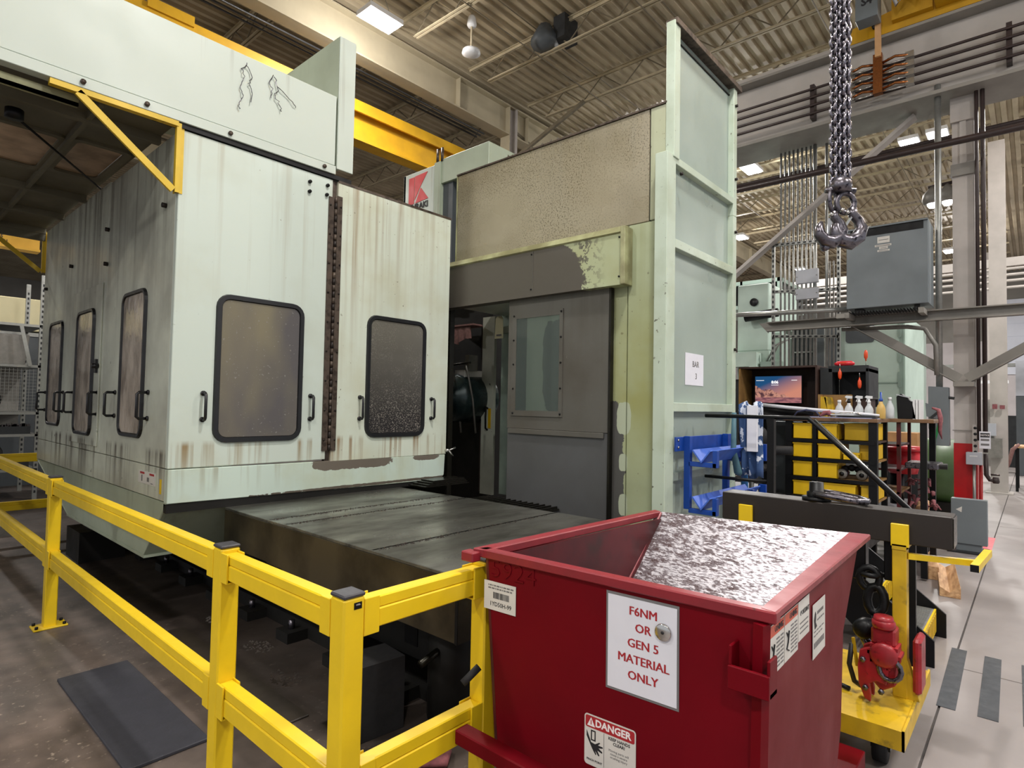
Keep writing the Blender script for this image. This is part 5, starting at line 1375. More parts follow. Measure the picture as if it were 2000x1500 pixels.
for (x, y, w, m_) in ((7.08, .80, .055, 'black'), (7.75, .80, .055, 'black'), (7.10, 1.02, .035, 'red_in'), (7.75, 1.02, .03, 'red_in'), (7.75, 2.55, .05, 'black'), (7.08, 2.55, .05, 'black')):
    MB().box(x, x + w, y, y + w, .02 if y < 1.0 else PZ, TZ - .035).build('leg', M[m_], W2)
for z in (1.30, 1.05, .82):
    MB().box(7.10, 7.75, 1.03, 1.6, z, z + .02).build('shelf', M['red_in'] if z != .82 else M['ply'], W2)
g = thing('red_tub', 'bright red plastic tub stored under the side bench', 'tub', (7.9, 1.0, .9))
MB().lathe((8.1, 1.14, .95), [(.14, 0), (.17, .14), (.19, .26)], 20).build('body', M['red_case'], g)
MB().lathe((8.1, 1.14, 1.21), [(.20, 0), (.205, .02), (.17, .05)], 20).build('rim', M['red_case'], g)
MB().cyl((8.1, 1.2, PZ), (8.1, 1.2, .95), .07, 12).build('stand', M['black'], g)
g = thing('shop_vise', 'dark bench vise and jaw bar sticking out under the side bench', 'vise', (7.6, .9, 1.05))
MB().box(7.2, 7.6, .72, 1.0, 1.08, 1.14).build('jaw_bar', M['hook'], g, bevel=.01)
MB().cyl((7.35, .66, 1.11), (7.35, .98, 1.11), .03, 10).build('screw', M['void'], g)
g2 = MB()
random.seed(9)
for k in range(26):
    a = random.uniform(0, 2 * PI); x = 7.55 + random.uniform(-.12, .12); y = 1.0 - random.uniform(.0, .24); z = .62 + random.uniform(0, .33)
    g2.tube([(x, y, z), (x + .05 * math.cos(a), y + .06 * math.sin(a), z + .03), (x + .09 * math.cos(a), y + .1 * math.sin(a), z - .02)], [.018, .022, .008], 6, sq=.5)
o = solo(g2, 'rag_heap', M['rag'], 'heap of dark red shop rags below the side bench', 'rags', (7.55, .9, PZ)); o['kind'] = 'stuff'
# monitor in its wooden box
g = thing('monitor_box', 'dark wooden hood box around the computer screen', 'wooden box', (6.95, 2.1, TZ))
Y_a, Y_b = 1.755, 2.60
MB().box(6.95, 7.35, Y_a, Y_b, 2.12, 2.14).build('top_board', M['box_wood'], g)
MB().box(6.95, 7.35, Y_b - .02, Y_b, TZ, 2.12).build('left_board', M['ply'], g)
MB().box(6.95, 7.35, Y_a, Y_a + .02, TZ, 2.12).build('right_board', M['box_wood'], g)
MB().box(7.33, 7.35, Y_a + .02, Y_b - .02, TZ, 2.12).build('back_board', M['box_wood'], g)
g = thing('computer_monitor', 'computer monitor showing a sunset harbour lock screen', 'monitor', (7.1, 2.2, TZ))
y0, y1, z0, z1 = 1.955, 2.46, 1.73, 2.035
MB().box(7.10, 7.13, y0 - .012, y1 + .012, z0 - .012, z1 + .012).build('bezel', M['black'], g, bevel=.003)
MB().box(7.13, 7.2, 2.15, 2.25, TZ, 1.85).box(7.05, 7.3, 2.08, 2.32, TZ, TZ + .012).build('stand', M['black'], g)
t = NT('lock_screen_picture', .3)
v = t.ramp(t.xyz(2), z0, z1); u = t.ramp(t.xyz(1), y1, y0)
sky = t.mix(t.ramp(t.math('ADD', v, t.math('MULTIPLY', u, -.75)), -.2, .55), hexc('#e0937c'), hexc('#1f5484'))
hill = t.math('ADD', t.math('SUBTRACT', .62, t.math('MULTIPLY', u, .55)), t.math('MULTIPLY', t.math('SUBTRACT', t.noise(9, detail=5), .5), .5))
m = t.math('GREATER_THAN', hill, v)
hc = t.mix(t.ramp(t.noise(26, detail=4), .4, .6), hexc('#5b3840'), hexc('#d89a86'))
c = t.mix(m, sky, hc)
c = t.mix(t.math('LESS_THAN', v, .2), c, t.mix(t.ramp(t.noise(12, (1, 1, 4)), .4, .6), hexc('#b8787a'), hexc('#7a4b58')))
t.color(hexc('#101010')); t.put(t.b.inputs['Emission Color'], c); t.b.inputs['Emission Strength'].default_value = .8
MB().box(7.097, 7.10, y0, y1, z0, z1).build('screen', t.m, g)
te = emit('screen_text', (1, 1, 1, 1), 1.0)
text('8:06', .045, (7.0965, 2.24, 1.965), LY, FZ, te, g, 'clock', bold=.03, ext=.0003)
MB().box(7.0965, 7.097, 2.20, 2.28, 1.932, 1.936).box(7.0965, 7.097, 2.36, 2.45, 1.985, 1.99).box(7.0965, 7.097, 2.00, 2.06, 1.985, 1.99).build('small_print', te, g)
# grey hooded tool boxes
g = thing('grey_tool_hood', 'dark grey open-fronted tool chest on the bench right of the monitor', 'tool chest', (7.1, 1.5, TZ))
MB().box(7.0, 7.5, 1.28, 1.66, 2.06, 2.13).box(7.48, 7.5, 1.28, 1.66, 1.7, 2.1).box(7.0, 7.5, 1.28, 1.31, 1.80, 2.1).box(7.0, 7.5, 1.28, 1.66, 1.78, 1.80).build('chest', M['far_dark'], g, bevel=.004)
MB().box(7.02, 7.45, 1.30, 1.64, TZ, 1.78).build('lower_box', M['box_wood'], g)
g = thing('grey_side_case', 'small dark case between the monitor box and the tool chest', 'case', (7.1, 1.7, TZ))
MB().prism([(7.0, 1.74, TZ), (7.0, 1.74, 2.12), (7.0, 1.62, 2.10), (7.0, 1.62, TZ)], (.3, 0, 0)).build('body', M['far_dark'], g, bevel=.004)
g = thing('parts_box', 'open wooden parts box with yellow bins tilted inside', 'wooden box', (6.8, 1.5, TZ))
MB().box(6.80, 6.98, 1.42, 1.44, TZ, 1.82).box(6.80, 6.98, 1.69, 1.71, TZ, 1.82).box(6.96, 6.98, 1.42, 1.71, TZ, 1.82).build('sides', M['ply'], g)
for k, (y, r_) in enumerate(((1.62, .02), (1.55, .05))): MB().prism([(6.82, y, TZ), (6.82, y + .06, TZ), (6.82, y + .06 + r_, 1.80), (6.82, y + r_, 1.79)], (.1, 0, 0)).build('divider', M['yellow_old'], g)
g = thing('red_tool_case', 'bright red oval plastic case on top of the tool chest', 'case', (7.1, 1.53, 2.13))
MB().tube([(7.1, 1.62, 2.155), (7.1, 1.59, 2.158), (7.1, 1.46, 2.158), (7.1, 1.43, 2.155)], [.012, .028, .028, .012], 12).build('shell', M['red_case'], g)
MB().box(7.07, 7.09, 1.50, 1.56, 2.16, 2.17).build('latch', M['orange_h'], g)
def driver(x, y, z, lab, down=False, col='orange_h'):
    g = thing('screwdriver', lab, 'screwdriver', (x, y, z)); s_ = -1 if down else 1
    MB().lathe((x, y, z), [(.005, 0), (.008, s_ * .02), (.017, s_ * .035), (.019, s_ * .07), (.015, s_ * .10), (.006, s_ * .115)], 12).build('handle', M[col], g)
    MB().cyl((x, y, z - s_ * .05), (x, y, z), .003, 6).build('shaft', M['bright'], g)
driver(7.1, 1.325, 2.18, 'screwdriver with orange-red handle standing on the tool chest')
driver(6.99, 1.545, 2.10, 'screwdriver with red handle hanging left on the tool chest front', True)
driver(6.98, 1.36, 2.0, 'screwdriver with orange handle hanging right on the tool chest front', True)
def bottle(y, lab, top='plain', x=6.65, h=.15, amber=False):
    g = thing('spray_bottle', lab, 'bottle', (x, y, TZ))
    MB().lathe((x, y, TZ), [(.036, 0), (.040, .008), (.040, h * .55), (.030, h * .75), (.016, h * .9), (.015, h)], 14).build('body', M['amber'] if amber else M['bottle'], g)
    if not amber: MB().lathe((x, y, TZ + .01), [(.030, 0), (.031, .05)], 12).build('contents', M['white_pl'], g)
    if top == 'plain': MB().lathe((x, y, TZ + h), [(.017, 0), (.018, .025), (.012, .03)], 12).build('cap', M['white_pl'], g)
    elif top == 'blue': MB().lathe((x, y, TZ + h), [(.018, 0), (.018, .02), (.009, .03), (.008, .09)], 10).build('pump', M['blue'], g)
    else:
        MB().lathe((x, y, TZ + h), [(.016, 0), (.016, .02), (.010, .025), (.011, .045)], 10).build('collar', M['black'] if top == 'dark' else M['white_pl'], g)
        MB().prism([(x - .012, y + .035, TZ + h + .06), (x - .012, y + .02, TZ + h + .075), (x - .012, y - .03, TZ + h + .07), (x - .012, y - .028, TZ + h + .045), (x - .012, y + .012, TZ + h + .045), (x - .012, y + .022, TZ + h + .05)], (.024, 0, 0)).prism([(x - .004, y + .018, TZ + h + .045), (x - .004, y + .028, TZ + h + .015), (x - .004, y + .022, TZ + h + .015), (x - .004, y + .008, TZ + h + .045)], (.008, 0, 0)).build('trigger_head', M['white_pl'], g)
    return g
bottle(1.475, 'clear bottle with plain cap, leftmost in the row on the bench')
bottle(1.39, 'spray bottle with black collar, second from the left', 'dark')
bottle(1.30, 'white spray bottle third from the left on the bench', 'white')
bottle(1.215, 'spray bottle with blue label, left of the amber one', 'white')
bottle(1.115, 'amber bottle with tall blue pump', 'blue', h=.17, amber=True)
b_ = bottle(1.115, 'milky bottle at the right end of the row, nearest the bench edge', 'plain', 7.12, .19)
g = thing('welding_hood', 'black tilted box with silver lid behind the milky bottle', 'case', (7.25, 1.0, TZ))
MB().prism([(7.2, 1.06, TZ), (7.2, .90, TZ), (7.2, .93, 1.75), (7.2, 1.03, 1.84), (7.2, 1.07, 1.81)], (.15, 0, 0)).build('body', M['black'], g, bevel=.004)
MB().bar((7.25, 1.07, 1.83), (7.25, .96, 1.80), .12, .01).build('lid', M['bright'], g)
g = thing('white_file_tray', 'white upright folders standing behind the bottles', 'folder', (7.2, .92, TZ))
for k in range(3): MB().box(7.2, 7.4, .86 + .025 * k, .88 + .025 * k, TZ, 1.78).build('folder', M['white_pl'], g)
g = thing('hanging_rag', 'pinkish rag hanging off the end of the side bench', 'rag', (7.6, .74, 1.3))
MB().tube([(7.5, .80, TZ + .12), (7.5, .745, TZ + .10), (7.5, .73, TZ + .02), (7.5, .735, 1.46), (7.52, .72, 1.38)], [.02, .04, .045, .035, .008], 8, sq=.5).build('cloth', M['rag'], g)
# things lying at the front of the bench
MBX = MB().tube([(6.75, 2.35, TZ + .13), (6.6, 1.95, TZ + .095), (6.5, 1.25, TZ + .045), (6.48, 1.10, TZ + .035)], [.02, .02, .016, .01], 10)
solo(MBX, 'rolled_drawing', M['paper'], 'long white roll of drawings lying across the bench', 'paper roll', (6.5, 1.7, TZ))
solo(MB().tube([(6.80, 2.38, TZ + .08), (6.66, 2.0, TZ + .05), (6.6, 1.7, TZ + .04)], [.045, .05, .02], 10), 'black_pouch', M['black'], 'long black pouch under the white roll on the bench', 'pouch', (6.7, 2.0, TZ))
g = thing('clipboard_stack', 'pale clipboards and blue binders flat on the bench front', 'clipboards', (6.5, 1.35, TZ))
MB().prism([(6.40, 1.78, TZ), (6.40, 1.15, TZ), (6.70, 1.10, TZ), (6.72, 1.72, TZ)], (0, 0, .008)).build('clipboard', simple('pale_blue_board', '#9aa0c4', .5), g)
MB().box(6.42, 6.66, 1.12, 1.40, TZ + .008, TZ + .028).build('binder', M['far_dark'], g, bevel=.002)
MB().box(6.41, 6.62, 1.30, 1.50, TZ + .028, TZ + .038).build('clipboard', M['white_pl'], g)
MB().tube([(6.42, 1.50, TZ + .01), (6.44, 1.42, TZ + .05), (6.46, 1.28, TZ + .055), (6.46, 1.24, TZ + .03)], .008, 6).build('wire_clip', M['bright'], g)
g = thing('headset', 'dark blue looped strap on the bench in front of the monitor', 'strap', (6.45, 1.72, TZ))
MB().tube([(6.43, 1.84, TZ + .01), (6.44, 1.81, TZ + .055), (6.45, 1.73, TZ + .075), (6.45, 1.64, TZ + .06), (6.44, 1.60, TZ + .01)], .014, 8, sq=.6).build('band', simple('navy_strap', '#2d3352', .6), g)
g = thing('red_rag', 'crumpled red rag on the bench between strap and clipboards', 'rag', (6.45, 1.55, TZ))
MB().tube([(6.43, 1.60, TZ + .015), (6.45, 1.565, TZ + .045), (6.46, 1.53, TZ + .05), (6.44, 1.49, TZ + .015)], [.01, .035, .04, .01], 8, sq=.7).build('cloth', M['rag'], g)
# clothes hung on the rail and an office chair behind
g = thing('hanging_shirt', 'blue and white work shirt hanging over the platform handrail', 'shirt', (5.2, 2.0, 1.0))
vs = []; n, m_ = 10, 9
for i in range(n + 1):
    for j in range(m_ + 1):
        y = 1.70 + .17 * i / n; z = 1.70 - .62 * j / m_ + .02 * math.sin(i); x = 5.05 + .03 * math.sin(i * 1.7 + j * .2) + .0 * j
        vs.append((x, y - .01 * j / m_, z))
fs = [(i * (m_ + 1) + j, i * (m_ + 1) + j + 1, (i + 1) * (m_ + 1) + j + 1, (i + 1) * (m_ + 1) + j) for i in range(n) for j in range(m_)]
b = MB().add(vs, fs, True); o = b.build('cloth', M['shirt'], g)
sm_ = o.modifiers.new('thick', 'SOLIDIFY'); sm_.thickness = .012
MB().box(5.0, 5.03, 1.72, 1.80, 1.30, 1.68).build('white_papers', M['paper'], g)
MB().tube([(4.98, 1.90, 1.62), (4.97, 1.90, 1.3), (4.97, 1.86, 1.12), (4.98, 1.84, 1.10)], [.02, .025, .035, .015], 8, sq=.6).build('sleeve', M['teal'], g)
g = thing('blue_sling', 'bright blue sling hanging right beside the tall panel edge', 'sling', (5.5, 2.0, .8))
MB().tube([(5.56, 2.04, 1.62), (5.57, 2.03, 1.3), (5.56, 2.02, .9), (5.58, 2.02, .62)], [.015, .025, .035, .015], 8, sq=.4).build('strap', simple('sling_blue', '#2f6ea8', .7), g)
g = thing('office_chair', 'black office chair standing behind the platform rail', 'chair', (6.3, 2.35, PZ))
MB().ball((6.3, 2.20, 1.36), (.06, .16, .14), 14).build('backrest', M['rubber'], g)
MB().box(6.05, 6.45, 2.0, 2.4, 1.03, 1.10).build('seat', M['rubber'], g, bevel=.03)
MB().cyl((6.25, 2.2, .68), (6.25, 2.2, 1.03), .025, 10).build('column', M['galv'], g)
for k in range(5):
    a = k * 2 * PI / 5 + .3
    l = MB().bar((6.25, 2.2, .70), (6.25 + .26 * math.cos(a), 2.2 + .26 * math.sin(a), .66), .03, .03).build('leg', M['black'], g)
    MB().cyl((6.25 + .26 * math.cos(a), 2.18 + .26 * math.sin(a), .63), (6.25 + .26 * math.cos(a), 2.22 + .26 * math.sin(a), .63), .03, 10).build('wheel', M['rubber'], l)
MB().tube([(6.2, 2.15, 1.24), (6.2, 1.79, 1.25)], .045, 12).build('armrest', M['rubber'], g)
MB().bar((6.25, 2.1, 1.05), (6.2, 2.0, 1.22), .03, .03).build('arm_post', M['black'], g)
g = thing('cabinet_behind_bench', 'blue-grey cabinet in the dark behind the bench', 'cabinet', (8.0, 2.3, PZ))
MB().box(7.9, 8.3, 1.75, 2.7, PZ, 1.5).build('body', M['far_grey'], g, bevel=.005)
MB().box(7.885, 7.9, 1.78, 2.2, .65, 1.45).box(7.885, 7.9, 2.24, 2.67, .65, 1.45).build('door', M['far_grey'], g)

# dark control gear behind the panel edge
g = thing('control_stand', 'dark tangle of fittings on a stand behind the panel edge', 'control stand', (6.0, 2.6, PZ))
MB().box(6.0, 6.2, 2.35, 2.6, PZ, 1.62).build('body', M['void'], g)
MB().box(5.98, 6.1, 2.45, 2.55, 1.62, 2.15).build('mast', M['far_dark'], g)
for k in range(6): MB().lathe((5.95, 2.42 + .03 * k, 1.64 + .01 * (k % 3)), [(.012, 0), (.014, .02), (.006, .06)], 8).build('fitting', M['hook'], g)

# ============================================================ timber, strips and small floor things
g = thing('notched_timber', 'pale pine timber with a V-shaped notch lying in the aisle', 'timber', (7.2, .65, 0))
MB().prism([(6.62, .505, 0), (6.62, .66, 0), (6.62, .66, .09), (6.62, .585, .045), (6.62, .505, .10)], (1.05, .13, 0)).build('block', M['pine'], g, bevel=.003)
g = thing('support_timber', 'second pine timber behind the notched one', 'timber', (7.9, .9, 0))
MB().prism([(7.2, .72, 0), (7.2, .82, 0), (7.2, .82, .13), (7.2, .72, .13)], (1.1, .2, 0)).build('block', M['pine'], g, bevel=.003)
g = thing('weathered_timber', 'grey weathered timber block on the floor left of the grey pedestal', 'timber', (9.2, 1.3, 0))
MB().prism([(8.6, 1.05, 0), (8.6, 1.25, 0), (8.6, 1.25, .16), (8.6, 1.05, .16)], (1.3, .5, 0)).build('block', M['pine_old'], g, bevel=.006)
g = thing('round_log', 'short round wooden billet end under the side bench', 'timber', (8.0, 1.05, .25))
MB().cyl((7.9, .94, .55), (8.6, 1.0, .55), .07, 14).build('billet', M['pine'], g)
MB().box(7.9, 8.5, .88, 1.07, 0, .48).build('skid', M['void'], g)
for (x0, x1, ya, yb, n) in ((4.15, 5.23, .345, .432, 'nearest the cart'), (4.16, 5.21, .160, .25, 'second from the cart'), (4.2, 5.2, -.03, .06, 'farthest from the cart, at the frame edge')):
    q = MB().prism([(x0, ya, 0), (x1, ya + .022, 0), (x1, yb + .02, 0), (x0, yb, 0)], (0, 0, .003))
    solo(q, 'anti_slip_strip', M['strip_dk'], 'dark anti-slip strip on the aisle floor, %s' % n, 'floor strip', ((x0 + x1) / 2, (ya + yb) / 2, 0))
solo(MB().box(8.8, 10.2, .405, .50, 0, .0015), 'floor_mark', M['pink'], 'faded red paint mark on the floor beside the grey pedestal', 'floor mark', (9.3, .45, 0))

# grey pedestal box
g = thing('pedestal_box', 'grey junction box on legs with a pale triangle sticker in front of the column', 'electrical box', (8.95, .6, 0))
MB().box(8.88, 9.0, .425, .768, .10, .63).build('case', M['grey_box'], g, bevel=.005)
MB().box(8.90, 9.1, .48, .72, .02, .10).build('lower_case', M['grey_box'], g)
MB().prism([(8.878, .72, .50), (8.878, .66, .54), (8.878, .665, .47)], (.002, 0, 0)).build('triangle_sticker', M['label'], g)
MB().box(8.8, 9.2, .42, .80, 0, .02).build('foot_plate', M['far_dark'], g)
# utilities on the column
for k, (y, z0_, z1_, r, n) in enumerate(((.545, 1.30, 8.6, .022, 'left of two dark pipes running down beside the column'), (.480, 1.15, 8.6, .026, 'right of two dark pipes running down beside the column'))):
    solo(MB().tube([(9.8, y, z0_), (9.8, y, z1_)], r, 8), 'riser_pipe', M['pipe_dk'], n, 'pipe', (9.8, y, z0_))
g = thing('drain_valve', 'dark valve and elbow at the foot of the riser pipes', 'valve', (9.8, .46, .75))
MB().tube([(9.8, .480, 1.13), (9.8, .475, .86), (9.8, .44, .80), (9.8, .38, .80)], .026, 8).build('elbow', M['pipe_dk'], g)
MB().lathe((9.8, .38, .76), [(.03, 0), (.04, .02), (.03, .08)], 10).cyl((9.78, .34, .87), (9.78, .43, .87), .012, 8).build('valve_body', M['pipe_dk'], g)
g = thing('outlet_strip', 'pale vertical strip of six dark sockets on the column side', 'outlet strip', (9.82, .57, 1.02))
MB().box(9.80, 9.84, .555, .615, 1.03, 1.50).build('case', M['col_paint'], g)
for k in range(6): MB().cyl((9.795, .585, 1.07 + .078 * k), (9.80, .585, 1.07 + .078 * k), .018, 10).build('socket', M['far_dark'], g)
g = thing('notice_sign', 'white NOTICE sign with dark heading hung beside the column', 'sign', (9.74, .48, 1.2))
MB().box(9.73, 9.735, .425, .54, 1.20, 1.42).build('plate', M['paper'], g)
MB().box(9.727, 9.73, .435, .53, 1.345, 1.40).build('heading', M['ink'], g)
text('NOTICE', .03, (9.7265, .4825, 1.372), LY, FZ, M['ink_white'], g, bold=.02, ext=.0003, sx=.8)
for k in range(2): MB().box(9.727, 9.73, .44, .525, 1.30 - .06 * k, 1.325 - .06 * k).build('print_line', M['ink_grey'], g)
g = thing('paper_dispenser', 'light grey box with printed face on the red column foot', 'box', (9.78, .6, .98))
MB().box(9.72, 9.86, .515, .68, .985, 1.145).build('case', M['grey_lt'], g, bevel=.006)
MB().box(9.716, 9.72, .56, .64, 1.09, 1.105).build('print', M['white_pl'], g)
MB().tube([(9.82, .60, .98), (9.82, .60, .10)], .018, 8).build('conduit', M['galv'], g)
MB().tube([(9.84, .53, .98), (9.84, .535, .4), (9.84, .5, .36)], .02, 8).build('red_conduit', M['red_post'], g)
g = thing('disconnect_switch', 'grey disconnect switch box with lever on a conduit left of the column', 'electrical box', (9.6, .95, 1.18))
MB().prism([(9.55, 1.06, 2.0), (9.55, .84, 1.985), (9.55, .835, 1.22), (9.55, 1.01, 1.22), (9.55, 1.06, 1.45)], (.15, 0, 0)).build('case', M['grey_box'], g, bevel=.005)
MB().prism([(9.535, 1.09, 1.78), (9.535, .92, 1.70), (9.535, .95, 1.56), (9.535, 1.08, 1.60)], (.012, 0, 0)).build('lever_plate', M['grey_box'], g, bevel=.004)
MB().bar((9.53, .93, 1.68), (9.53, 1.03, 1.58), .02, .03).build('lever', M['far_dark'], g)
MB().cyl((9.56, .84, 1.85), (9.56, .78, 1.84), .018, 8).build('side_knob', M['far_dark'], g)
solo(MB().tube([(9.68, .95, 1.98), (9.68, .95, 6.1)], .038, 10), 'riser_conduit', M['galv'], 'galvanised conduit rising from the disconnect switch', 'conduit', (9.68, .95, 1.98))
solo(MB().tube([(9.62, .97, 2.15), (9.62, .98, 2.55), (9.62, 1.10, 2.78), (9.62, 1.3, 2.82), (9.62, 2.1, 2.84)], .03, 8), 'flexible_conduit', M['galv_dull'], 'curved conduit arching from the riser under the transformer shelf', 'conduit', (9.62, .97, 2.15))
solo(MB().bar((9.55, .99, 1.34), (9.55, 1.03, .02), .05, .03).bar((9.55, .93, 1.55), (9.55, .99, 1.30), .03, .03), 'green_brace', M['green_handle'], 'bright green slanting bar standing below the disconnect switch', 'bar', (9.55, 1.0, 0))

# ============================================================ transformer on its steel shelf
g = thing('transformer_shelf', 'grey steel shelf beam with V braces meeting at the column', 'steel shelf', (9.6, .7, 2.1))
MB().box(9.50, 9.53, -.9, 3.10, 2.86, 3.0).box(9.40, 9.53, -.9, 3.10, 2.86, 2.875).box(9.40, 9.53, -.9, 3.10, 2.985, 3.0).build('front_channel', M['steel_paint'], g)
MB().prism([(9.50, 3.10, 3.0), (9.50, 3.24, 3.0), (9.50, 3.10, 2.84)], (.03, 0, 0)).build('end_wedge', M['steel_paint'], g)
for ya in (2.02, -.68):
    yb = .74 if ya > 1 else .66
    MB().bar((9.60, ya, 2.97), (9.72, yb, 2.10), .13, .012, (1, 0, 0)).bar((9.56, ya, 2.91), (9.68, yb, 2.04), .012, .09, (1, 0, 0)).build('v_brace', M['steel_paint'], g)
MB().box(9.62, 9.89, .58, .80, 2.0, 2.06).build('gusset', M['steel_paint'], g)
MB().box(9.06, 9.14, 1.95, 2.05, 2.93, 2.99).build('outrigger_tube', M['steel_paint'], g)
for yo in (1.9, 1.05): MB().box(9.1, 9.5, yo, yo + .06, 2.93, 3.0).build('outrigger', M['steel_paint'], g)
g = thing('dry_transformer', 'large grey transformer cabinet with louvred top slot and white labels', 'transformer', (9.3, 1.46, 3.03))
x0 = 9.1
MB().box(x0, 9.62, 1.0, 1.93, 3.05, 4.14).build('cabinet', M['grey_box'], g, bevel=.006)
MB().box(x0 - .006, x0, 1.05, 1.88, 4.02, 4.12).build('vent_slot', M['black'], g)
MB().box(x0 - .03, x0, 1.0, 1.93, 4.12, 4.14).build('drip_edge', M['grey_box'], g)
b = MB()
for k in range(24): b.bar((x0 + .02, 1.1 + k * .035, 3.0), (x0 + .5, 1.1 + k * .035, 3.0), .006, .03)
b.build('bottom_grille', M['far_dark'], g)
MB().box(x0 + .05, x0 + .2, 1.74, 1.84, 2.99, 3.05).build('foot', M['void'], g)
MB().box(x0 + .05, x0 + .1, 1.1, 1.16, 2.99, 3.05).build('foot', M['void'], g)
for (a, c_, d_, e_) in ((1.42, 1.56, 3.90, 3.985), (1.40, 1.59, 3.855, 3.88), (1.44, 1.54, 3.82, 3.85), (1.42, 1.56, 3.785, 3.81)):
    l = MB().box(x0 - .004, x0, a, c_, d_, e_).build('label', M['label'], g)
    MB().box(x0 - .006, x0 - .004, a + .015, c_ - .015, (d_ + e_) / 2 - .004, (d_ + e_) / 2 + .003).build('print_line', M['ink_grey'], l)
solo(MB().tube([(9.3, 1.95, 3.08), (9.3, 3.7, 3.14)], .035, 8), 'tray_conduit', M['galv'], 'galvanised conduit running left from the transformer', 'conduit', (9.3, 1.95, 3.08))
# strut rack with conduits
g = thing('strut_rack', 'perforated strut frame holding a bank of vertical conduits', 'strut rack', (10.2, 2.7, 1.5))
def strut(a, c_, w=.045):
    a = Vector(a); c_ = Vector(c_)
    s_ = MB().bar(a, c_, w, w, (1, 0, 0)).build('strut', M['galv'], g)
    L = (c_ - a).length; d = (c_ - a) / L; b = MB(); k = .06
    while k < L:
        p = a + d * k; b.box(p.x - w / 2 - .004, p.x - w / 2, p.y - (.012 if abs(d.z) > .5 else .022), p.y + (.012 if abs(d.z) > .5 else .022), p.z - (.022 if abs(d.z) > .5 else .012), p.z + (.022 if abs(d.z) > .5 else .012)); k += .085
    b.build('slot_row', M['far_dark'], s_, kind='stuff')
strut((10.15, 3.23, 1.5), (10.15, 3.23, 4.45)); strut((10.15, 2.26, 1.5), (10.15, 2.26, 4.35))
for z in (4.38, 3.60, 2.86): strut((10.15, 3.23, z), (10.15, 2.26, z - .06))
for k in range(9):
    MB().tube([(10.2, 3.13 - k * .065, 1.6), (10.2, 3.13 - k * .065, 5.92)], .016 if k != 8 else .03, 7).build('conduit', M['galv'], g)
for k in range(3): MB().tube([(10.2, 2.45 - k * .055, 1.6), (10.2, 2.45 - k * .055, 4.0)], .012, 6).build('conduit', M['galv_dull'], g)
MB().tube([(10.2, 2.44, 1.8), (10.2, 2.44, 5.9)], .022, 8).build('conduit', M['galv'], g)
for (z, h_, n) in ((3.78, .22, 'upper'), (3.50, .17, 'lower')):
    gg = thing('junction_box', 'pale blue-grey junction box, %s of two on the strut rack' % n, 'junction box', (10.1, 2.7, z))
    MB().box(10.05, 10.12, 2.53, 2.86, z - h_ / 2, z + h_ / 2).build('case', M['grey_lt'], gg, bevel=.004)
    for yy in (2.55, 2.84): MB().cyl((10.045, yy, z), (10.05, yy, z), .008, 8).build('screw', M['galv_dull'], gg)

# ============================================================ far machines, shelves, columns
g = thing('far_machine', 'mint green machine with black fan unit far behind the tall panel', 'machine', (13, 4.6, 0))
MB().box(12.9, 15, 4.2, 4.86, 2.9, 4.35).build('column_cover', M['mint_far'], g, bevel=.02)
MB().box(12.92, 15, 4.2, 4.86, 2.31, 2.9).build('lower_cover', M['mint_far'], g)
MB().box(13.2, 15, 4.03, 4.2, 1.9, 3.3).build('side_bay', M['mint_far'], g)
MB().cyl((12.86, 4.5, 3.95), (12.9, 4.5, 3.95), .085, 18).build('round_vent', M['far_dark'], g)
MB().tube([(12.7, 4.62, 3.60), (12.7, 4.2, 3.64), (12.7, 3.95, 3.66)], .09, 14).build('black_duct', M['black'], g)
MB().box(12.6, 12.9, 4.35, 5.4, 2.55, 2.85).build('gantry_arm', M['mint_far'], g)
MB().box(12.6, 12.75, 4.33, 4.50, 1.6, 2.55).build('gantry_leg', M['mint_far'], g)
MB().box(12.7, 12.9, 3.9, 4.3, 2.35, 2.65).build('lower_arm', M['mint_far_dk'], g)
for k in range(7): MB().tube([(12.8, 4.9 - k * .13, 2.5), (12.8, 4.88 - k * .13, 2.1), (12.8, 4.92 - k * .13, 1.5)], .02, 6).build('hose', M['far_dark'], g)
for k in range(5): MB().box(12.75, 12.8, 4.85 - k * .2, 4.88 - k * .2, 1.7, 2.4).build('bright_rod', M['bright'], g)
for k in range(2): MB().tube([(12.85, 4.25 - .06 * k, 2.6), (12.85, 4.05 - .06 * k, 3.0), (12.85, 3.8, 3.1)], .02, 6).build('pipe_bend', M['galv'], g)
MB().box(13.0, 15, 4.05, 5.6, .2, 2.3).build('dark_body', M['far_dark'], g)
g = thing('far_control_booth', 'dark glazed booth high behind the mint machine', 'booth', (16, 6, 4.2))
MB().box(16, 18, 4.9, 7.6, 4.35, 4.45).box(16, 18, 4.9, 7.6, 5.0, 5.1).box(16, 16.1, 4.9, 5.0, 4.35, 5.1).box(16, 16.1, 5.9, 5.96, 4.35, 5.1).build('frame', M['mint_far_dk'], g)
MB().box(16.1, 18, 4.95, 7.5, 4.45, 5.0).build('glazing', M['black'], g)
g = thing('far_machining_cell', 'pale mint machining cell with dark doors far behind the bench', 'machine', (14, 3, 0))
MB().box(14, 17, 1.92, 3.12, .2, 3.62).build('main_cover', M['mint_far'], g, bevel=.01)
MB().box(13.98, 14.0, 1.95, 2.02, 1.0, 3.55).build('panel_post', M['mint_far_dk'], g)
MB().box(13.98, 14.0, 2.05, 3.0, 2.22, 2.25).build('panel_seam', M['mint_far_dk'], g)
O = rrect(2.72, 3.28, .26, .20, .06); MB().prism([(13.97, p[0], p[1]) for p in O], (.03, 0, 0)).build('cab_window', M['far_grey'], g)
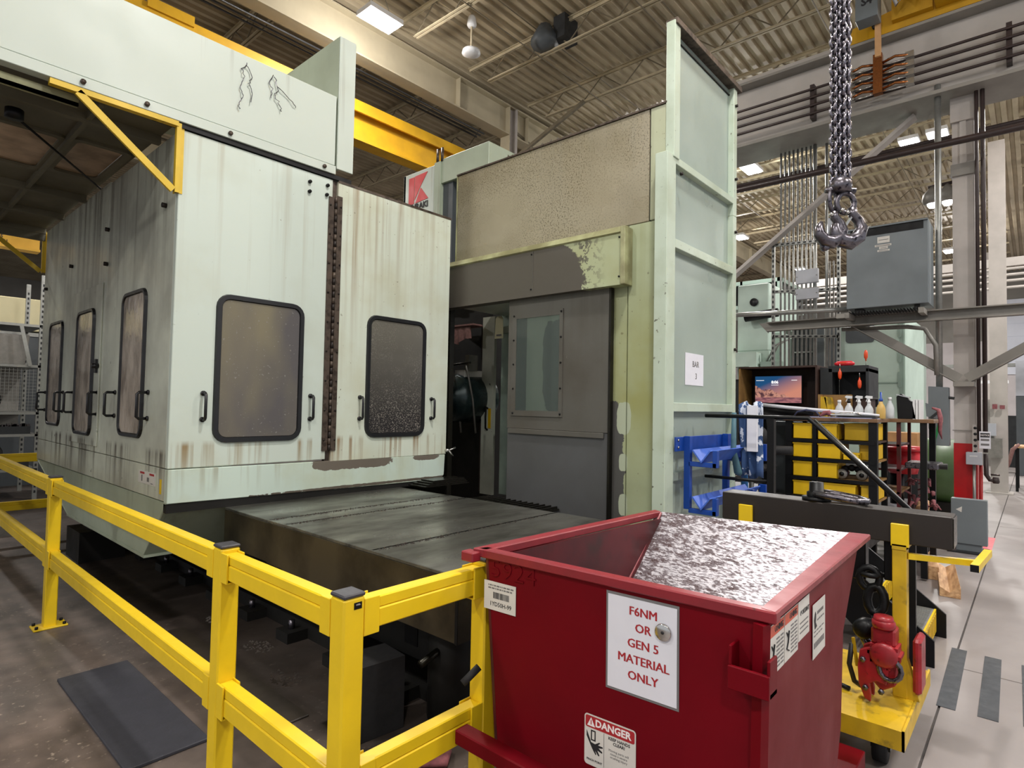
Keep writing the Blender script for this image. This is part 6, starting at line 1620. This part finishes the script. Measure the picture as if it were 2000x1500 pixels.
for z in (3.3, 2.8, 2.3, 1.8): 
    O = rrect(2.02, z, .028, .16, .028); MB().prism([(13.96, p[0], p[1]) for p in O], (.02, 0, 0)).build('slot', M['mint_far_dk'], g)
MB().box(13.8, 16, 3.12, 3.55, .2, 3.5).build('grey_doors', M['far_grey'], g)
MB().box(13.79, 13.8, 3.32, 3.35, 1.5, 3.4).build('door_strip', M['galv'], g)
MB().box(13.9, 16, 3.56, 4.0, .2, 3.6).build('dark_shelves', M['far_dark'], g)
for k in range(4): MB().box(13.8, 13.95, 3.58, 3.95, 2.2 + .35 * k, 2.23 + .35 * k).build('shelf_edge', M['galv'], g)
g = thing('green_tank', 'rounded green tank on the floor behind the disconnect switch', 'tank', (11.6, 1.2, 0))
MB().cyl((11.6, .85, .72), (11.6, 1.75, .72), .52, 24).build('tank', M['green'], g)
MB().box(11.2, 12.1, .8, 1.8, 0, .28).build('skid', M['void'], g)
for y in (1.42, 1.36): 
    gp = thing('guard_post', 'thin yellow guard post %s the green tank' % ('left of' if y > 1.4 else 'touching'), 'post', (11.0, y, 0))
    MB().box(11.0, 11.06, y, y + (.06 if y > 1.4 else .02), 0, 1.25).build('post', M['yellow'], gp); MB().box(10.96, 11.1, y - .02, y + .08 if y > 1.4 else y + .03, 0, .015).build('foot', M['yellow'], gp)
g = thing('carton', 'stack of brown cartons behind the end of the side bench', 'carton', (9.0, 1.25, 1.0))
for k in range(2): MB().box(8.9, 9.3, 1.1, 1.45, 1.0 + .2 * k, 1.19 + .2 * k).build('carton', simple('carton_brown', '#b98b5a', .7) if k == 0 else bpy.data.materials['carton_brown'], g, bevel=.003)
MB().box(8.9, 9.3, 1.1, 1.45, 0, 1.0).build('pallet_stand', M['far_dark'], g)
for (x, y, n, w) in ((16, .56, 'white far column with switches just right of the main column', .14), (27, 1.1, 'second white column farther off near the dock door', .16), (21, 3.9, 'far white column behind the strut rack', .14)):
    g = roof_column(x, y, n, 7.4, w)
g = bpy.data.objects.get('roof_column.003')
for (x0, y0, z0_, h_) in ((15.84, .62, 1.75, .10), (15.84, .50, 1.75, .08)):
    solo(MB().box(x0 - .03, x0 - .01, y0 - .04, y0 + .04, z0_, z0_ + h_), 'switch_plate', M['rag'], 'small switch plate on the white far column, %s one' % ('left' if y0 > .6 else 'right'), 'switch', (x0, y0, z0_))
solo(MB().box(15.6, 15.84, .60, .78, 1.2, 1.45), 'small_cabinet', M['grey_lt'], 'small pale cabinet at waist height on the white far column', 'box', (15.7, .69, 1.2))
solo(MB().box(15.6, 15.84, .5, .72, .75, 1.15), 'bucket_box', M['galv_dull'], 'grey box low on the white far column', 'box', (15.7, .6, .75))
# far aisle things at the right edge
g = thing('far_dark_cabinet', 'dark grey cabinet at the far right edge of the aisle', 'cabinet', (21, .2, 0))
MB().box(21, 22, -.4, .38, .0, 2.15).build('body', M['far_grey'], g, bevel=.01)
MB().box(21, 22, -.4, .38, 2.15, 3.1).build('pale_top', M['grey_lt'], g)
g = thing('far_table', 'black-framed table with crumpled plastic at the far right', 'table', (17, .2, 0))
MB().box(16.6, 17.6, -.4, .34, .93, .97).build('top', M['pine'], g)
for (x, y) in ((16.65, .30), (16.65, 0), (17.55, .30)): MB().box(x, x + .05, y - .03, y + .02, 0, .93).build('leg', M['black'], g)
MB().tube([(16.5, .25, 1.02), (16.5, .36, .9), (16.5, .42, .62), (16.5, .46, .45)], [.05, .08, .07, .03], 8, sq=.5).build('plastic_wrap', M['rag_gray'], g)
g = thing('far_crane_rail', 'bundle of pale rails crossing the far bay', 'crane girder', (18, -6, 4.6))
for z in (4.62, 4.78, 4.92, 5.06): MB().tube([(18, -6, z), (18, 7, z)], .035, 6).build('rail', M['col_paint'], g)
MB().box(18.1, 18.2, -6, 7, 5.15, 5.35).build('top_rail', M['col_paint'], g)
solo(MB().box(22, 22.15, -6, 8, 3.0, 3.1), 'far_pipe_rack', M['galv'], 'horizontal pale pipe rack across the far bay', 'pipe rack', (22, 0, 3.0))
g = thing('far_boxes', 'grey machinery with white ledges on the far side of the aisle', 'machine', (24, .9, 0))
MB().box(24, 26, .75, 1.25, 0, 2.1).build('body', M['galv_dull'], g); MB().box(23.9, 24.2, .6, 1.3, 2.6, 2.7).build('ledge', M['white_pl'], g)
MB().box(24, 26, .4, .75, 0, 1.6).build('lower_body', M['far_dark'], g)

# ---- left background, seen past the enclosure
g = thing('storage_rack', 'perforated steel rack with grey bins and wire mesh beyond the enclosure', 'rack', (2.1, 12.6, 0))
for x, y in ((2.05, 12.0), (-1.5, 12.0), (2.05, 13.2), (-1.5, 13.2)):
    u_ = MB().box(x, x + .06, y, y + .05, 0, 3.6).build('upright', M['galv'], g)
    b = MB()
    for k in range(40): b.box(x + .018, x + .042, y - .003, y, .1 + k * .085, .14 + k * .085)
    b.build('slot_row', M['far_dark'], u_, kind='stuff')
for z in (.45, 1.0, 1.35, 2.10, 2.75): MB().box(-1.5, 2.1, 12.0, 13.2, z, z + .04).build('shelf', M['galv'], g)
MB().bar((1.82, 11.98, 2.75), (1.95, 11.98, 2.12), .05, .01, (0, 1, 0)).build('brace', M['galv'], g)
MB().box(-1.5, 2.0, 13.1, 13.15, 1.0, 2.6).build('back_sheet', M['galv_dull'], g)
wm = MB()
for k in range(30): wm.box(.6 + k * .05, .604 + k * .05, 12.02, 12.024, 1.39, 2.08)
for k in range(14): wm.box(.6, 2.05, 12.02, 12.024, 1.40 + k * .05, 1.404 + k * .05)
wm.build('wire_mesh', M['galv'], g, kind='stuff')
for i, (x0, x1, z0_, z1_) in enumerate(((1.1, 1.95, 2.14, 2.62), (.2, 1.0, 2.14, 2.6))):
    gg = thing('grey_tote', 'grey plastic tote on the upper rack shelf, %s one' % ('right' if i == 0 else 'left'), 'tote', ((x0 + x1) / 2, 12.4, z0_))
    MB().hexa([(x0 + .04, 12.15, z0_), (x1 - .04, 12.15, z0_), (x1 - .04, 12.9, z0_), (x0 + .04, 12.9, z0_)], [(x0, 12.1, z1_), (x1, 12.1, z1_), (x1, 12.95, z1_), (x0, 12.95, z1_)]).build('body', M['galv_dull'], gg, bevel=.01)
for i, (x, z) in enumerate(((1.45, 1.58), (1.5, .72))):
    gg = thing('round_casting', 'dark round casting on the %s rack shelf' % ('middle' if i == 0 else 'lower'), 'casting', (x, 12.2, z - .2))
    MB().lathe((x, 12.1, z), [(.08, 0), (.18, .02), (.2, .1), (.18, .3)], 20, (0, 1, 0)).build('ring', M['void'], gg); MB().lathe((x, 12.08, z), [(.05, 0), (.05, .03)], 14, (0, 1, 0)).build('hub', M['hook'], gg)
for i, (x0, x1, z) in enumerate(((.8, 2.0, 1.04), (1.0, 2.0, .49))):
    gg = thing('parts_tray', 'dark tray of small parts on the %s rack shelf' % ('third' if i == 0 else 'lowest'), 'tray', ((x0 + x1) / 2, 12.3, z))
    MB().box(x0, x1, 12.05, 12.7, z, z + .12).build('tray', M['far_dark'], gg)
    b = MB(); random.seed(i)
    for k in range(40): xx = random.uniform(x0, x1); b.box(xx, xx + .04, 12.06, 12.12, z + .12, z + .12 + random.uniform(.01, .05))
    b.build('small_parts', M['hook'], gg, kind='stuff')
g = thing('cream_cabinet', 'cream machine cover above the rack at the left edge', 'machine cover', (1.0, 14.2, 2.8))
MB().box(-3, 2.6, 14.0, 15.5, 2.85, 3.45).build('cover', simple('cream_cover', '#d8cfa6', .5, 0, .05, 2), g, bevel=.01)
MB().box(-3, 2.6, 13.98, 14.0, 2.75, 2.82).build('under_edge', M['galv'], g)
MB().box(-3, 2.6, 14.0, 15.5, 0, 2.75).build('body', M['far_grey'], g)
solo(MB().prism([(.6, 9.2, 0), (1.45, 9.0, 0), (1.45, 9.5, 0), (.6, 9.6, 0)], (0, 0, .12)), 'floor_skid', M['galv_dull'], 'grey steel skid on the floor beyond the railing', 'skid', (1.0, 9.3, 0))
